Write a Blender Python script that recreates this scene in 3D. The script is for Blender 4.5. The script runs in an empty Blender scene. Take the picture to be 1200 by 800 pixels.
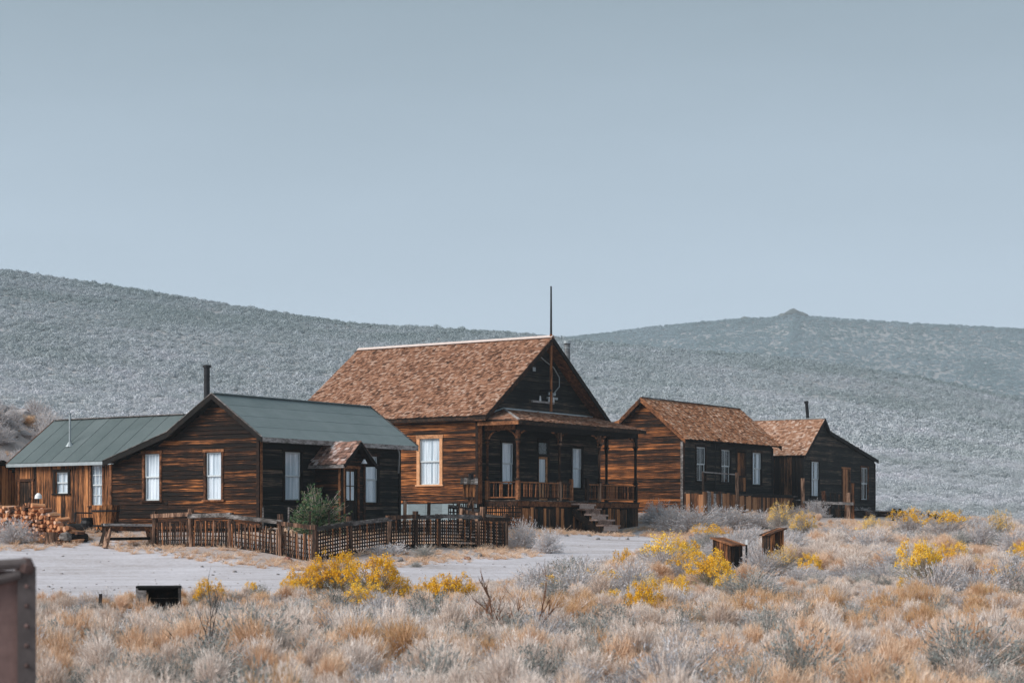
import bpy, math, random
import numpy as np
from mathutils import Vector, Matrix, noise
random.seed(7); rng = np.random.default_rng(7)
R = math.radians
S = bpy.context.scene
C = S.collection

# ------------------------------------------------------------ camera, sky, sun, exposure
FPX, HOR = 2250.0, 620.0                        # focal length and horizon row in 1200x800 pixels
cam_d = bpy.data.cameras.new('camera'); cam = bpy.data.objects.new('camera', cam_d); C.objects.link(cam)
cam.location = (0, 0, 0); cam.rotation_euler = (R(90), 0, 0)      # eye height 1.7 m over the near ground (ground z = -1.7)
cam_d.sensor_width = 36; cam_d.lens = FPX / 1200 * 36
cam_d.shift_y = (HOR - 400) / 1200
cam_d.clip_start = 0.1; cam_d.clip_end = 9000
cam_d.dof.use_dof = True; cam_d.dof.focus_distance = 74; cam_d.dof.aperture_fstop = 3.5
S.camera = cam

SUN_AZ, SUN_EL = R(-118), R(36)                 # azimuth clockwise from +Y: behind the camera, to its left
world = bpy.data.worlds.new('World'); S.world = world; world.use_nodes = True
wn = world.node_tree.nodes; wl = world.node_tree.links; wn.clear()
sky = wn.new('ShaderNodeTexSky'); sky.sky_type = 'NISHITA'; sky.sun_disc = False
sky.sun_elevation = SUN_EL; sky.sun_rotation = SUN_AZ; sky.air_density = 1.0; sky.dust_density = 3.0; sky.altitude = 2500
hs = wn.new('ShaderNodeHueSaturation'); hs.inputs['Saturation'].default_value = 0.35
sep = wn.new('ShaderNodeSeparateXYZ'); tcw = wn.new('ShaderNodeTexCoord')
rmp = wn.new('ShaderNodeValToRGB')              # overcast veil: pale at the horizon, slate grey higher up, all round
rmp.color_ramp.elements[0].position = 0.0; rmp.color_ramp.elements[0].color = (3.85, 4.50, 5.35, 1)
rmp.color_ramp.elements[1].position = 0.55; rmp.color_ramp.elements[1].color = (1.95, 2.50, 2.80, 1)
e_ = rmp.color_ramp.elements.new(0.11); e_.color = (3.05, 3.82, 4.58, 1)
e_ = rmp.color_ramp.elements.new(0.27); e_.color = (1.62, 2.16, 2.56, 1)
mixw = wn.new('ShaderNodeMix'); mixw.data_type = 'RGBA'; mixw.inputs['Factor'].default_value = 0.88
bg = wn.new('ShaderNodeBackground'); bg.inputs['Strength'].default_value = 0.1
wo = wn.new('ShaderNodeOutputWorld')
wl.new(tcw.outputs['Generated'], sep.inputs[0]); 
cn = wn.new('ShaderNodeTexNoise'); cn.inputs['Scale'].default_value = 2.2; cn.inputs['Detail'].default_value = 5; cmp_ = wn.new('ShaderNodeMapping'); cmp_.inputs['Scale'].default_value = (1, 1, 5)
ca = wn.new('ShaderNodeMath'); ca.operation = 'MULTIPLY_ADD'; ca.inputs[1].default_value = .10; cb = wn.new('ShaderNodeMath'); cb.operation = 'ADD'; cb.inputs[1].default_value = -.05; cc = wn.new('ShaderNodeMath'); cc.operation = 'ADD'
wl.new(tcw.outputs['Generated'], cmp_.inputs[0]); wl.new(cmp_.outputs[0], cn.inputs['Vector']); wl.new(cn.outputs['Fac'], ca.inputs[0]); wl.new(sep.outputs['Z'], ca.inputs[2]); wl.new(ca.outputs[0], cb.inputs[0]); wl.new(cb.outputs[0], rmp.inputs['Fac'])
wl.new(sky.outputs[0], hs.inputs['Color']); wl.new(hs.outputs[0], mixw.inputs['A']); wl.new(rmp.outputs['Color'], mixw.inputs['B'])
wl.new(mixw.outputs['Result'], bg.inputs['Color']); wl.new(bg.outputs[0], wo.inputs['Surface'])

sun_d = bpy.data.lights.new('sun', 'SUN'); sun = bpy.data.objects.new('sun', sun_d); C.objects.link(sun)
sun_d.energy = 2.8; sun_d.angle = R(36); sun_d.color = (1.0, 0.94, 0.88)
sd = Vector((math.sin(SUN_AZ) * math.cos(SUN_EL), math.cos(SUN_AZ) * math.cos(SUN_EL), math.sin(SUN_EL)))
sun.rotation_euler = sd.to_track_quat('Z', 'Y').to_euler(); sun.location = (-40, -40, 60)
S.view_settings.view_transform = 'Standard'; S.view_settings.look = 'None'
S.view_settings.exposure = 0.8; S.view_settings.gamma = 1.0
S.cycles.max_bounces = 6; S.cycles.transparent_max_bounces = 12; S.cycles.volume_bounces = 0

# ------------------------------------------------------------ helpers
def tag(o, label=None, cat=None, group=None, kind=None):
    if label: o['label'] = label
    if cat: o['category'] = cat
    if group: o['group'] = group
    if kind: o['kind'] = kind
    return o
def empty(name, label, cat, loc=(0, 0, 0), rz=0, group=None):
    o = bpy.data.objects.new(name, None); C.objects.link(o); o.empty_display_size = .3
    o.location = loc; o.rotation_euler = (0, 0, rz)
    return tag(o, label, cat, group)

class MB:
    """collects pieces and links them as one mesh; every piece gets a random tint"""
    def __init__(s): s.v = []; s.f = []; s.t = []
    def add(s, vs, fs, tint=None):
        b = len(s.v); s.v.extend(vs); t = random.random() if tint is None else tint
        for f in fs: s.f.append(tuple(b + i for i in f)); s.t.append(t)
    def hexa(s, p, tint=None):      # 8 points: bottom 4 (ccw), top 4
        s.add([tuple(q) for q in p], [(3, 2, 1, 0), (4, 5, 6, 7), (0, 1, 5, 4), (1, 2, 6, 5), (2, 3, 7, 6), (3, 0, 4, 7)], tint)
    def box(s, x0, x1, y0, y1, z0, z1, tint=None):
        s.hexa([(x0, y0, z0), (x1, y0, z0), (x1, y1, z0), (x0, y1, z0), (x0, y0, z1), (x1, y0, z1), (x1, y1, z1), (x0, y1, z1)], tint)
    def bar(s, p, q, w, h, up=(0, 0, 1), tint=None, w2=None, h2=None):
        p = Vector(p); q = Vector(q); d = (q - p).normalized(); up = Vector(up)
        if abs(d.dot(up)) > .98: up = Vector((1, 0, 0))
        a = d.cross(up).normalized(); b = a.cross(d).normalized(); w2 = w if w2 is None else w2; h2 = h if h2 is None else h2
        P = [p - a * w / 2 - b * h / 2, p + a * w / 2 - b * h / 2, p + a * w / 2 + b * h / 2, p - a * w / 2 + b * h / 2]
        Q = [q - a * w2 / 2 - b * h2 / 2, q + a * w2 / 2 - b * h2 / 2, q + a * w2 / 2 + b * h2 / 2, q - a * w2 / 2 + b * h2 / 2]
        s.add([tuple(x) for x in P + Q], [(3, 2, 1, 0), (4, 5, 6, 7), (0, 1, 5, 4), (1, 2, 6, 5), (2, 3, 7, 6), (3, 0, 4, 7)], tint)
    def tube(s, pts, r, n=8, tint=None, cap=True):
        pts = [Vector(p) for p in pts]; rs = r if isinstance(r, (list, tuple)) else [r] * len(pts)
        vs = []; up = Vector((0, 0, 1)); d0 = (pts[-1] - pts[0]).normalized()
        if abs(d0.z) > .9: up = Vector((1, 0, 0))
        for i, p in enumerate(pts):
            d = (pts[min(i + 1, len(pts) - 1)] - pts[max(i - 1, 0)]).normalized()
            a = d.cross(up).normalized(); b = a.cross(d).normalized()
            for k in range(n):
                t = 2 * math.pi * k / n; vs.append(tuple(p + (a * math.cos(t) + b * math.sin(t)) * rs[i]))
        fs = []
        for i in range(len(pts) - 1):
            for k in range(n):
                k2 = (k + 1) % n; fs.append((i * n + k, i * n + k2, (i + 1) * n + k2, (i + 1) * n + k))
        if cap: fs += [tuple(range(n))[::-1], tuple(range((len(pts) - 1) * n, len(pts) * n))]
        s.add(vs, fs, tint)
    def mesh(s, name, mat):
        me = bpy.data.meshes.new(name); me.from_pydata(s.v, [], s.f)
        a = me.attributes.new('tint', 'FLOAT', 'FACE'); a.data.foreach_set('value', s.t)
        me.materials.append(mat); return me
    def build(s, name, mat, parent=None, kind=None, label=None, smooth=False, loc=None, rot=None):
        me = s.mesh(name, mat)
        if smooth: me.polygons.foreach_set('use_smooth', [True] * len(me.polygons))
        o = bpy.data.objects.new(name, me); C.objects.link(o); o.parent = parent
        if kind: o['kind'] = kind
        if label: o['label'] = label
        if loc: o.location = loc
        if rot: o.rotation_euler = rot
        return o

# ------------------------------------------------------------ materials
def nodes(name):
    m = bpy.data.materials.new(name); m.use_nodes = True; nt = m.node_tree
    return m, nt, nt.nodes['Principled BSDF'], nt.nodes['Material Output']
def N(nt, t, **k):
    n = nt.nodes.new(t)
    for a, b in k.items(): setattr(n, a, b)
    return n
def ramp(nt, fac, stops):
    r = N(nt, 'ShaderNodeValToRGB'); els = r.color_ramp.elements
    els[0].position = stops[0][0]; els[0].color = (*stops[0][1], 1)
    els[1].position = stops[-1][0]; els[1].color = (*stops[-1][1], 1)
    for p, c in stops[1:-1]: e = els.new(p); e.color = (*c, 1)
    nt.links.new(fac, r.inputs['Fac']); return r.outputs['Color']
def mixc(nt, f, a, b, mode='MIX'):
    m = N(nt, 'ShaderNodeMix', data_type='RGBA', blend_type=mode)
    for s_, v in (('Factor', f), ('A', a), ('B', b)):
        if hasattr(v, 'links'): nt.links.new(v, m.inputs[s_])
        else: m.inputs[s_].default_value = v if s_ == 'Factor' else (*v, 1)
    return m.outputs['Result']
def mathn(nt, op, a, b=0.0):
    m = N(nt, 'ShaderNodeMath', operation=op)
    for i, v in enumerate((a, b)):
        if hasattr(v, 'links'): nt.links.new(v, m.inputs[i])
        else: m.inputs[i].default_value = v
    return m.outputs[0]
def noise_tex(nt, scale, vec=(1, 1, 1), detail=4, rough=.6, coord='Object', dist=0.0):
    tc = N(nt, 'ShaderNodeTexCoord'); mp = N(nt, 'ShaderNodeMapping'); mp.inputs['Scale'].default_value = vec
    n = N(nt, 'ShaderNodeTexNoise'); n.inputs['Scale'].default_value = scale; n.inputs['Detail'].default_value = detail
    n.inputs['Roughness'].default_value = rough; n.inputs['Distortion'].default_value = dist
    if coord == 'World': g = N(nt, 'ShaderNodeNewGeometry'); nt.links.new(g.outputs['Position'], mp.inputs['Vector'])
    else: nt.links.new(tc.outputs[coord], mp.inputs['Vector'])
    nt.links.new(mp.outputs[0], n.inputs['Vector']); return n.outputs['Fac']
def tint(nt):
    a = N(nt, 'ShaderNodeAttribute', attribute_name='tint'); return a.outputs['Fac']
def orand(nt): return N(nt, 'ShaderNodeObjectInfo').outputs['Random']
def bump(nt, bs, h, strength=.5, dist=.02):
    b = N(nt, 'ShaderNodeBump'); b.inputs['Strength'].default_value = strength; b.inputs['Distance'].default_value = dist
    nt.links.new(h, b.inputs['Height']); nt.links.new(b.outputs[0], bs.inputs['Normal'])
def wood(name, dark, mid, light, vec, bias=0.0, var=.3, rough=.85, con=1.0):
    """weathered timber: long streaks along the grain (vec holds the stretch), each piece its own tone"""
    m, nt, bs, out = nodes(name)
    n1 = noise_tex(nt, 1.0, vec, 5, .7, dist=.4); n2 = noise_tex(nt, 1.0, tuple(v * 3.2 for v in vec), 3, .6); n3 = noise_tex(nt, .55, (1, 1, 1), 3, .6)
    t = mathn(nt, 'ADD', mathn(nt, 'MULTIPLY', n1, 1.05 * con), mathn(nt, 'MULTIPLY', n2, .55 * con))
    t = mathn(nt, 'ADD', t, mathn(nt, 'SUBTRACT', mathn(nt, 'MULTIPLY', n3, .4 * con), 1.0 * con - .5))
    pr = mathn(nt, 'FRACT', mathn(nt, 'ADD', orand(nt), tint(nt)))
    t = mathn(nt, 'ADD', t, mathn(nt, 'MULTIPLY', mathn(nt, 'SUBTRACT', pr, .5), var))
    t = mathn(nt, 'ADD', t, bias)
    col = ramp(nt, t, [(.42, dark), (.50, tuple(a * .7 + b * .3 for a, b in zip(dark, mid))), (.58, mid), (.74, light)])
    nt.links.new(col, bs.inputs['Base Color']); bs.inputs['Roughness'].default_value = rough
    bs.inputs['Specular IOR Level'].default_value = .15
    bump(nt, bs, n1, .5, .02); return m
def plain(name, col, rough=.8, spec=.3, metal=0, var=.25, scale=6.0, vec=(1, 1, 1), bmp=.2):
    m, nt, bs, out = nodes(name)
    n1 = noise_tex(nt, scale, vec, 5, .6)
    pr = mathn(nt, 'FRACT', mathn(nt, 'ADD', orand(nt), tint(nt)))
    t = mathn(nt, 'ADD', mathn(nt, 'MULTIPLY', n1, .6), mathn(nt, 'MULTIPLY', pr, .4))
    lo = tuple(c * (1 - var) for c in col); hi = tuple(min(1, c * (1 + var)) for c in col)
    nt.links.new(ramp(nt, t, [(.25, lo), (.75, hi)]), bs.inputs['Base Color'])
    bs.inputs['Roughness'].default_value = rough; bs.inputs['Specular IOR Level'].default_value = spec; bs.inputs['Metallic'].default_value = metal
    if bmp: bump(nt, bs, n1, bmp, .02)
    return m
HZ = (.6, .6, 30); VT = (20, 20, .8)
M = {}
M['siding_warm'] = wood('sunburnt lit side siding', (.007, .0055, .005), (.060, .024, .012), (.48, .175, .055), HZ, -.03, .20)  # gable walls: weathered orange, with the lit side partly put into the colour
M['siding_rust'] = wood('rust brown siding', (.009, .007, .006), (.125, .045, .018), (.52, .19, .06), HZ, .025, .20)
M['siding_dark'] = wood('dark shade side siding', (.008, .010, .0105), (.030, .030, .028), (.16, .11, .08), HZ, -.005, .22)  # dark wood of the fronts, their teal shade partly put into the colour
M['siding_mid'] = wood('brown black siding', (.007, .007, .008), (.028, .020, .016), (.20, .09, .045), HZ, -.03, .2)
M['plank_warm'] = wood('sunburnt upright planks', (.009, .007, .006), (.17, .068, .029), (.52, .225, .09), VT, .05, .28)
M['plank_dark'] = wood('dark upright planks', (.007, .007, .007), (.045, .026, .017), (.26, .125, .065), VT, -.01, .3)
M['trim_dark'] = wood('dark trim', (.009, .009, .009), (.028, .017, .012), (.15, .072, .04), (5, 5, 5), -.02, .2, con=.5)
M['trim_rust'] = wood('rust trim', (.016, .010, .008), (.14, .056, .026), (.38, .17, .08), (5, 5, 5), .04, .25, con=.5)
M['soffit_wood'] = wood('brown soffit', (.03, .015, .01), (.16, .065, .03), (.34, .15, .07), (6, 6, 6), .08, .2, con=.6)
M['skirt'] = wood('sun bleached skirt planks', (.03, .018, .013), (.22, .09, .04), (.44, .22, .11), VT, .09, .34, con=.8)
M['step_wood'] = wood('worn pinkish treads', (.12, .075, .06), (.34, .23, .19), (.52, .42, .38), (4, 4, 9), .08, .3, con=.6)
M['door_orange'] = wood('orange door planks', (.10, .04, .02), (.34, .14, .06), (.50, .24, .12), (14, 14, .8), .05, .25)
M['ridge_pale'] = plain('pale ridge boards', (.52, .44, .41), .8, .1)
M['rust_dark'] = plain('brown grey iron', (.085, .072, .072), .7, .3, .2, var=.5, scale=12)
M['trim_tan'] = wood('fresh tan casing', (.18, .09, .05), (.48, .24, .12), (.66, .36, .20), (5, 5, 5), .12, .2, con=.5)
M['post_wood'] = wood('weathered post', (.022, .015, .012), (.13, .068, .043), (.34, .215, .15), (12, 12, 1.2), .02, .3)
M['grey_wood'] = wood('silvered timber', (.035, .032, .03), (.17, .155, .15), (.40, .38, .38), (3, 3, 9), .03, .3, con=.6)
M['deck'] = wood('deck boards', (.015, .014, .013), (.085, .068, .058), (.28, .24, .22), (2, 2, 8), .0, .3)
M['backing'] = plain('dark sheathing', (.012, .011, .010), .95, .05, bmp=0)
M['white_paint'] = plain('old white paint', (.50, .55, .58), .6, .3, var=.12, scale=9)
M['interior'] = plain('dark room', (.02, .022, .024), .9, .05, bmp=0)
M['metal_dark'] = plain('black stovepipe iron', (.018, .019, .022), .55, .4, .5, var=.4)
M['metal_grey'] = plain('galvanised metal', (.30, .34, .36), .45, .5, .6, var=.3)
M['metal_white'] = plain('white enamel', (.7, .73, .76), .35, .5, var=.08)
M['metal_mottled'] = plain('peeling grey stovepipe', (.13, .14, .15), .6, .4, .3, var=.95, scale=9)
M['rust'] = plain('rust', (.16, .105, .098), .8, .3, .3, var=.5, scale=14)
M['brick_red'] = plain('red brick', (.38, .10, .05), .9, .2)
M['rock'] = plain('grey rock', (.27, .25, .25), .95, .1, var=.5, scale=3)
M['rock_dark'] = plain('dark lichened rock', (.10, .12, .12), .95, .1, var=.4, scale=.3)
M['rock_red'] = plain('red brown rock', (.20, .09, .07), .95, .1, var=.5, scale=3)
M['blue_tin'] = plain('pale blue tin sheet', (.17, .22, .245), .6, .4, .2, var=.3, scale=3, vec=(1, 1, 5))

# shingles: every shingle its own tone
def shingle_mat(name, cols):
    m, nt, bs, out = nodes(name)
    n1 = noise_tex(nt, 1.1, (1, 1, 1), 4, .6); n2 = noise_tex(nt, 14, (1, 1, 1), 3, .6)
    t = mathn(nt, 'ADD', mathn(nt, 'MULTIPLY', tint(nt), .62), mathn(nt, 'MULTIPLY', n1, .35))
    t = mathn(nt, 'ADD', t, mathn(nt, 'MULTIPLY', mathn(nt, 'SUBTRACT', n2, .5), .3))
    nt.links.new(ramp(nt, t, cols), bs.inputs['Base Color']); bs.inputs['Roughness'].default_value = .9; bs.inputs['Specular IOR Level'].default_value = .1
    return m
M['shingle_brown'] = shingle_mat('brown shakes', [(.12, (.05, .03, .022)), (.3, (.17, .083, .052)), (.62, (.30, .158, .100)), (.86, (.40, .29, .235))])
M['shingle_orange'] = shingle_mat('orange shakes', [(.12, (.10, .048, .028)), (.3, (.27, .115, .058)), (.62, (.42, .205, .112)), (.86, (.58, .42, .33))])
M['shingle_pale'] = shingle_mat('faded orange shakes', [(.12, (.12, .065, .045)), (.3, (.27, .14, .085)), (.62, (.38, .225, .155)), (.86, (.52, .41, .35))])
M['shingle_grey'] = shingle_mat('grey rust shakes', [(.12, (.05, .035, .03)), (.3, (.14, .085, .07)), (.62, (.30, .17, .13)), (.86, (.50, .46, .46))])
# green roll roofing
def roofing(name, a, b):
    m, nt, bs, out = nodes(name)
    n1 = noise_tex(nt, .9, (1, 1, 1), 5, .65); n2 = noise_tex(nt, 40, (1, 1, 1), 2, .5); n3 = noise_tex(nt, 2.2, (1, 6, 6), 3, .6)
    t = mathn(nt, 'ADD', mathn(nt, 'MULTIPLY', n1, .6), mathn(nt, 'MULTIPLY', n3, .4))
    t = mathn(nt, 'ADD', t, mathn(nt, 'MULTIPLY', mathn(nt, 'SUBTRACT', tint(nt), .5), .2))
    nt.links.new(ramp(nt, t, [(.3, a), (.7, b)]), bs.inputs['Base Color']); bs.inputs['Roughness'].default_value = .8
    bs.inputs['Specular IOR Level'].default_value = .25; bump(nt, bs, n2, .2, .01); return m
M['green_roof'] = roofing('green roll roofing', (.125, .162, .168), (.185, .225, .232))
M['green_roof_dark'] = roofing('dark green roll roofing', (.068, .092, .096), (.105, .132, .137))
# glass and cloth
def glass_mat():
    m, nt, bs, out = nodes('window glass'); nt.nodes.remove(bs)
    tr = N(nt, 'ShaderNodeBsdfTransparent'); gl = N(nt, 'ShaderNodeBsdfGlossy'); gl.inputs['Roughness'].default_value = .06
    tr.inputs['Color'].default_value = (.96, .98, .99, 1)
    lw = N(nt, 'ShaderNodeLayerWeight'); lw.inputs['Blend'].default_value = .5; mx = N(nt, 'ShaderNodeMixShader')
    f2 = mathn(nt, 'ADD', mathn(nt, 'MULTIPLY', mathn(nt, 'POWER', lw.outputs['Facing'], 4.0), .5), .04)
    nt.links.new(f2, mx.inputs[0]); nt.links.new(tr.outputs[0], mx.inputs[1]); nt.links.new(gl.outputs[0], mx.inputs[2])
    nt.links.new(mx.outputs[0], out.inputs['Surface']); return m
M['glass'] = glass_mat()
def cloth():
    m, nt, bs, out = nodes('lace curtain')
    n = noise_tex(nt, 1.0, (9, 9, .4), 3, .6)
    nt.links.new(ramp(nt, n, [(.36, (.46, .52, .58)), (.62, (.86, .88, .93))]), bs.inputs['Base Color'])  # shade of the folds put into the colour as grey blue streaks
    bs.inputs['Roughness'].default_value = .9; bs.inputs['Specular IOR Level'].default_value = .05; return m
M['curtain'] = cloth()

# plants: tone per leaf, tone per plant
def leafy(name, cols, var=.35, trans=.3):
    m, nt, bs, out = nodes(name)
    t = mathn(nt, 'ADD', mathn(nt, 'MULTIPLY', tint(nt), 1 - var), mathn(nt, 'MULTIPLY', orand(nt), var))
    col = ramp(nt, t, cols)
    nt.links.new(col, bs.inputs['Base Color']); bs.inputs['Roughness'].default_value = .85; bs.inputs['Specular IOR Level'].default_value = .08
    tl = N(nt, 'ShaderNodeBsdfTranslucent'); nt.links.new(col, tl.inputs['Color'])
    mx = N(nt, 'ShaderNodeMixShader'); mx.inputs[0].default_value = trans
    nt.links.new(bs.outputs[0], mx.inputs[1]); nt.links.new(tl.outputs[0], mx.inputs[2]); nt.links.new(mx.outputs[0], out.inputs['Surface'])
    return m
M['sage'] = leafy('grey sage leaves', [(.0, (.26, .26, .27)), (.5, (.50, .50, .53)), (1, (.74, .73, .76))])
M['sage_green'] = leafy('green grey sage leaves', [(.0, (.12, .14, .13)), (.5, (.30, .32, .31)), (1, (.50, .50, .48))])
M['straw'] = leafy('straw stems', [(.0, (.46, .27, .15)), (.45, (.76, .54, .38)), (1, (.92, .80, .69))])
M['straw_gold'] = leafy('gold brown stems', [(.0, (.36, .19, .08)), (.5, (.66, .43, .24)), (1, (.84, .65, .47))])
M['pale_brush'] = leafy('pale lavender grey brush', [(.0, (.54, .35, .22)), (.35, (.72, .61, .54)), (1, (.93, .87, .83))])
M['twig'] = leafy('bleached twigs', [(.0, (.40, .31, .27)), (1, (.74, .66, .62))], trans=0)
M['twig_brown'] = plain('brown twigs', (.16, .085, .055), .9, .1)
M['twig_dark'] = plain('blackened twigs', (.03, .025, .025), .9, .1)
M['green_stem'] = leafy('rabbitbrush stems', [(.0, (.10, .12, .06)), (.5, (.25, .25, .15)), (1, (.42, .38, .24))])
M['flower'] = leafy('yellow blossom', [(.0, (.56, .27, .02)), (.45, (.84, .49, .03)), (1, (.95, .70, .14))], trans=.2)
M['flower_pale'] = leafy('fading blossom', [(.0, (.58, .33, .07)), (.5, (.78, .50, .12)), (1, (.84, .64, .28))], trans=.2)
M['vine'] = leafy('vine leaves', [(.0, (.02, .05, .025)), (.6, (.05, .11, .05)), (.85, (.13, .17, .08)), (1, (.34, .24, .18))])
def hill_leaf():
    m = leafy('hillside sage', [(.0, (.38, .405, .43)), (.5, (.49, .515, .55)), (1, (.62, .635, .685))], var=.6, trans=.15); nt = m.node_tree
    # greener, darker scrub grows high on the slope; pale sage low down
    bs = nt.nodes['Principled BSDF']; g = N(nt, 'ShaderNodeNewGeometry'); s_ = N(nt, 'ShaderNodeSeparateXYZ'); nt.links.new(g.outputs['Position'], s_.inputs[0])
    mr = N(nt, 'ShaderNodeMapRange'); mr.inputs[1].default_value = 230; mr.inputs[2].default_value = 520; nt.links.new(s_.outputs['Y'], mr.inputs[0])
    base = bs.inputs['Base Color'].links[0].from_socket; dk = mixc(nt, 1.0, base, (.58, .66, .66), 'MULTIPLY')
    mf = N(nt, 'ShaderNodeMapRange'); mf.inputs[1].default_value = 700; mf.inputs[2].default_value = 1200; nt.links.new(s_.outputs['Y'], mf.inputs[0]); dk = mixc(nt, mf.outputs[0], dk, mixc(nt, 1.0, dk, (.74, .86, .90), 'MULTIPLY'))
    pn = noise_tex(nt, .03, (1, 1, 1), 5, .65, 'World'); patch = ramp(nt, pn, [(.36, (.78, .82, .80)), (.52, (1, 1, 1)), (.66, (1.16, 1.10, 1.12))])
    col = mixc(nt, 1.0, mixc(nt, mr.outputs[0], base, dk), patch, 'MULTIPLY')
    for l in list(base.links): nt.links.remove(l) if l.to_node in (bs,) or l.to_node.type == 'BSDF_TRANSLUCENT' else None
    nt.links.new(col, bs.inputs['Base Color']); tl = [n for n in nt.nodes if n.type == 'BSDF_TRANSLUCENT'][0]; nt.links.new(col, tl.inputs['Color']); return m
M['hill_bush'] = hill_leaf()

# ------------------------------------------------------------ terrain
def P3(px, py, Y): return ((px - 600) / FPX * Y, Y, (HOR - py) / FPX * Y)
_cp = [P3(*a) for a in [(365, 664, 58.5), (181, 643, 63), (597, 647, 67), (110, 640, 64), (20, 640, 62), (-200, 636, 64), (300, 619, 66), (130, 618, 69), (0, 606, 74), (467, 620, 71),
    (330, 622, 63), (607, 620, 77), (660, 622, 80), (712, 628, 82), (750, 616, 86), (565, 612, 79), (803, 601, 91), (905, 600, 99), (942, 604, 100), (1024, 602, 110), (1050, 612, 103),
    (1000, 619, 86), (1150, 650, 64), (980, 640, 70), (860, 650, 62), (760, 648, 66), (1300, 640, 70), (1200, 622, 92), (1150, 611, 112), (-100, 690, 47), (100, 690, 47), (350, 694, 46), (650, 690, 47),
    (900, 684, 49), (1200, 682, 50), (1500, 670, 55), (-400, 660, 56)]]
for _x in (-40, -18, 0, 18, 40): _cp += [(_x, 36, -1.72), (_x, 22, -1.74), (_x, 8, -1.7), (_x, -8, -1.7)]
for _x in (-70, -40, -15, 10, 35, 60, 90): _cp += [(_x, 128, 1.3)]
_cp += [(-60, 60, 0.2), (-70, 90, 1.2), (80, 60, -.6), (90, 95, .3), (-45, 100, 1.3), (-20, 105, 1.1)]
_cp = np.array(_cp)
def _tps(A, B): r = np.sqrt(((A[:, None, :2] - B[None, :, :2]) ** 2).sum(-1)) + 1e-9; return r
_n = len(_cp); _K = np.zeros((_n + 3, _n + 3)); _K[:_n, :_n] = -_tps(_cp, _cp) - np.eye(_n) * 1.2 * -1
_K[:_n, _n] = 1; _K[:_n, _n + 1:] = _cp[:, :2]; _K[_n:, :_n] = _K[:_n, _n:].T
_w = np.linalg.solve(_K, np.concatenate([_cp[:, 2], [0, 0, 0]]))
def _near(X, Y):
    Q = np.stack([X, Y], -1).reshape(-1, 2); out = np.empty(len(Q))
    for i in range(0, len(Q), 20000):
        q = Q[i:i + 20000]; r = np.sqrt(((q[:, None] - _cp[None, :, :2]) ** 2).sum(-1))
        out[i:i + 20000] = -r @ _w[:_n] + _w[_n] + q @ _w[_n + 1:]
    return out.reshape(X.shape)
# ridge lines, read as elevation rows against direction
_rp = np.array([-3000, -1200, -400, 0, 120, 250, 420, 620, 680, 800, 900, 1000, 1100, 1200, 1400, 1800, 3000])
_ry = np.array([330, 300, 290, 318, 336, 355, 380, 393, 402, 411, 418, 430, 447, 468, 505, 560, 600])
_fp = np.array([-3000, 0, 500, 600, 675, 760, 870, 905, 920, 930, 944, 960, 1060, 1200, 1500, 2200, 3500])
_fy = np.array([500, 470, 425, 404, 394, 384, 374.5, 372.5, 369.5, 366, 369.5, 371, 379, 387, 398, 420, 470])
R1, R2 = 480.0, 1500.0
def smooth(x): x = np.clip(x, 0, 1); return x * x * (3 - 2 * x)
def vnoise(X, Y, seed=0):      # cheap smooth noise, several octaves
    s = np.zeros_like(X)
    r = np.random.default_rng(seed)
    for k in range(10):
        a = r.uniform(0, 2 * math.pi); f = 2 ** r.uniform(-1.2, 2.2); s += np.sin((X * math.cos(a) + Y * math.sin(a)) * f + r.uniform(0, 6.28)) / (f ** .8)
    return s / 3.2
def ground(X, Y):
    X = np.atleast_1d(np.asarray(X, float)); Y = np.atleast_1d(np.asarray(Y, float))
    Xc = np.clip(X, -90, 110); Yc = np.clip(Y, -10, 128)
    zn = _near(Xc, Yc) + .035 * vnoise(X / 2.0, Y / 2.0, 3)
    Ys = np.maximum(Y, 60.0); px = 600 + X / Ys * FPX
    zr1 = (HOR - np.interp(px, _rp, _ry)) / FPX * R1; zr2 = (HOR - np.interp(px, _fp, _fy)) / FPX * R2
    f = np.clip((Y - 118) / (R1 - 118), 0, 1)
    g = 0.10 * f + 0.90 * f ** 1.45
    g = g * (1 - .10 * smooth((Y - 400) / 80) * 0)
    zh = 1.0 + (zr1 - 1.0) * g
    # rounded crest, then down to a hollow, then up to the far ridge
    d = np.clip((Y - R1) / 320, 0, 1); zv = np.minimum(zr1, 18) * .6
    zh = np.where(Y > R1, zr1 + (zv - zr1) * smooth(d), zh)
    h = np.clip((Y - 800) / (R2 - 800), 0, 1); zf = zv + (zr2 - zv) * (.25 * h + .75 * h ** 1.5)
    zh = np.where(Y > 800, zf, zh)
    zh = np.where(Y > R2, zr2 * (1 - .6 * smooth((Y - R2) / 900)), zh)
    bumps = 0.9 * vnoise(X / 55.0, Y / 55.0, 5) + .35 * vnoise(X / 14.0, Y / 14.0, 6)
    zh = zh + bumps * smooth((Y - 150) / 150) * np.where(np.abs(Y - R1) < 60, .5, 1)
    wgt = smooth((Y - 112) / 30)
    mound = 4.6 * smooth((-17.5 - X) / 6.5) * smooth((Y - 74) / 14) * (1 - smooth((Y - 100) / 16)) * (1 + .10 * vnoise(X / 2.5, Y / 2.5, 8))
    return zn * (1 - wgt) + zh * wgt + mound
def gz(x, y): return float(ground(x, y)[0])
def hit(px, py, y0=8, y1=120):             # where the sight line through a pixel meets the near ground
    Y = np.arange(y0, y1, .1); z = ground((px - 600) / FPX * Y, Y); row = HOR - z / Y * FPX
    i = np.argmin(np.abs(row - py)); return (px - 600) / FPX * Y[i], Y[i]
def to_px(X, Y): z = ground(X, Y); Ys = np.maximum(Y, 1); return 600 + X / Ys * FPX, HOR - z / Ys * FPX

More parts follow.
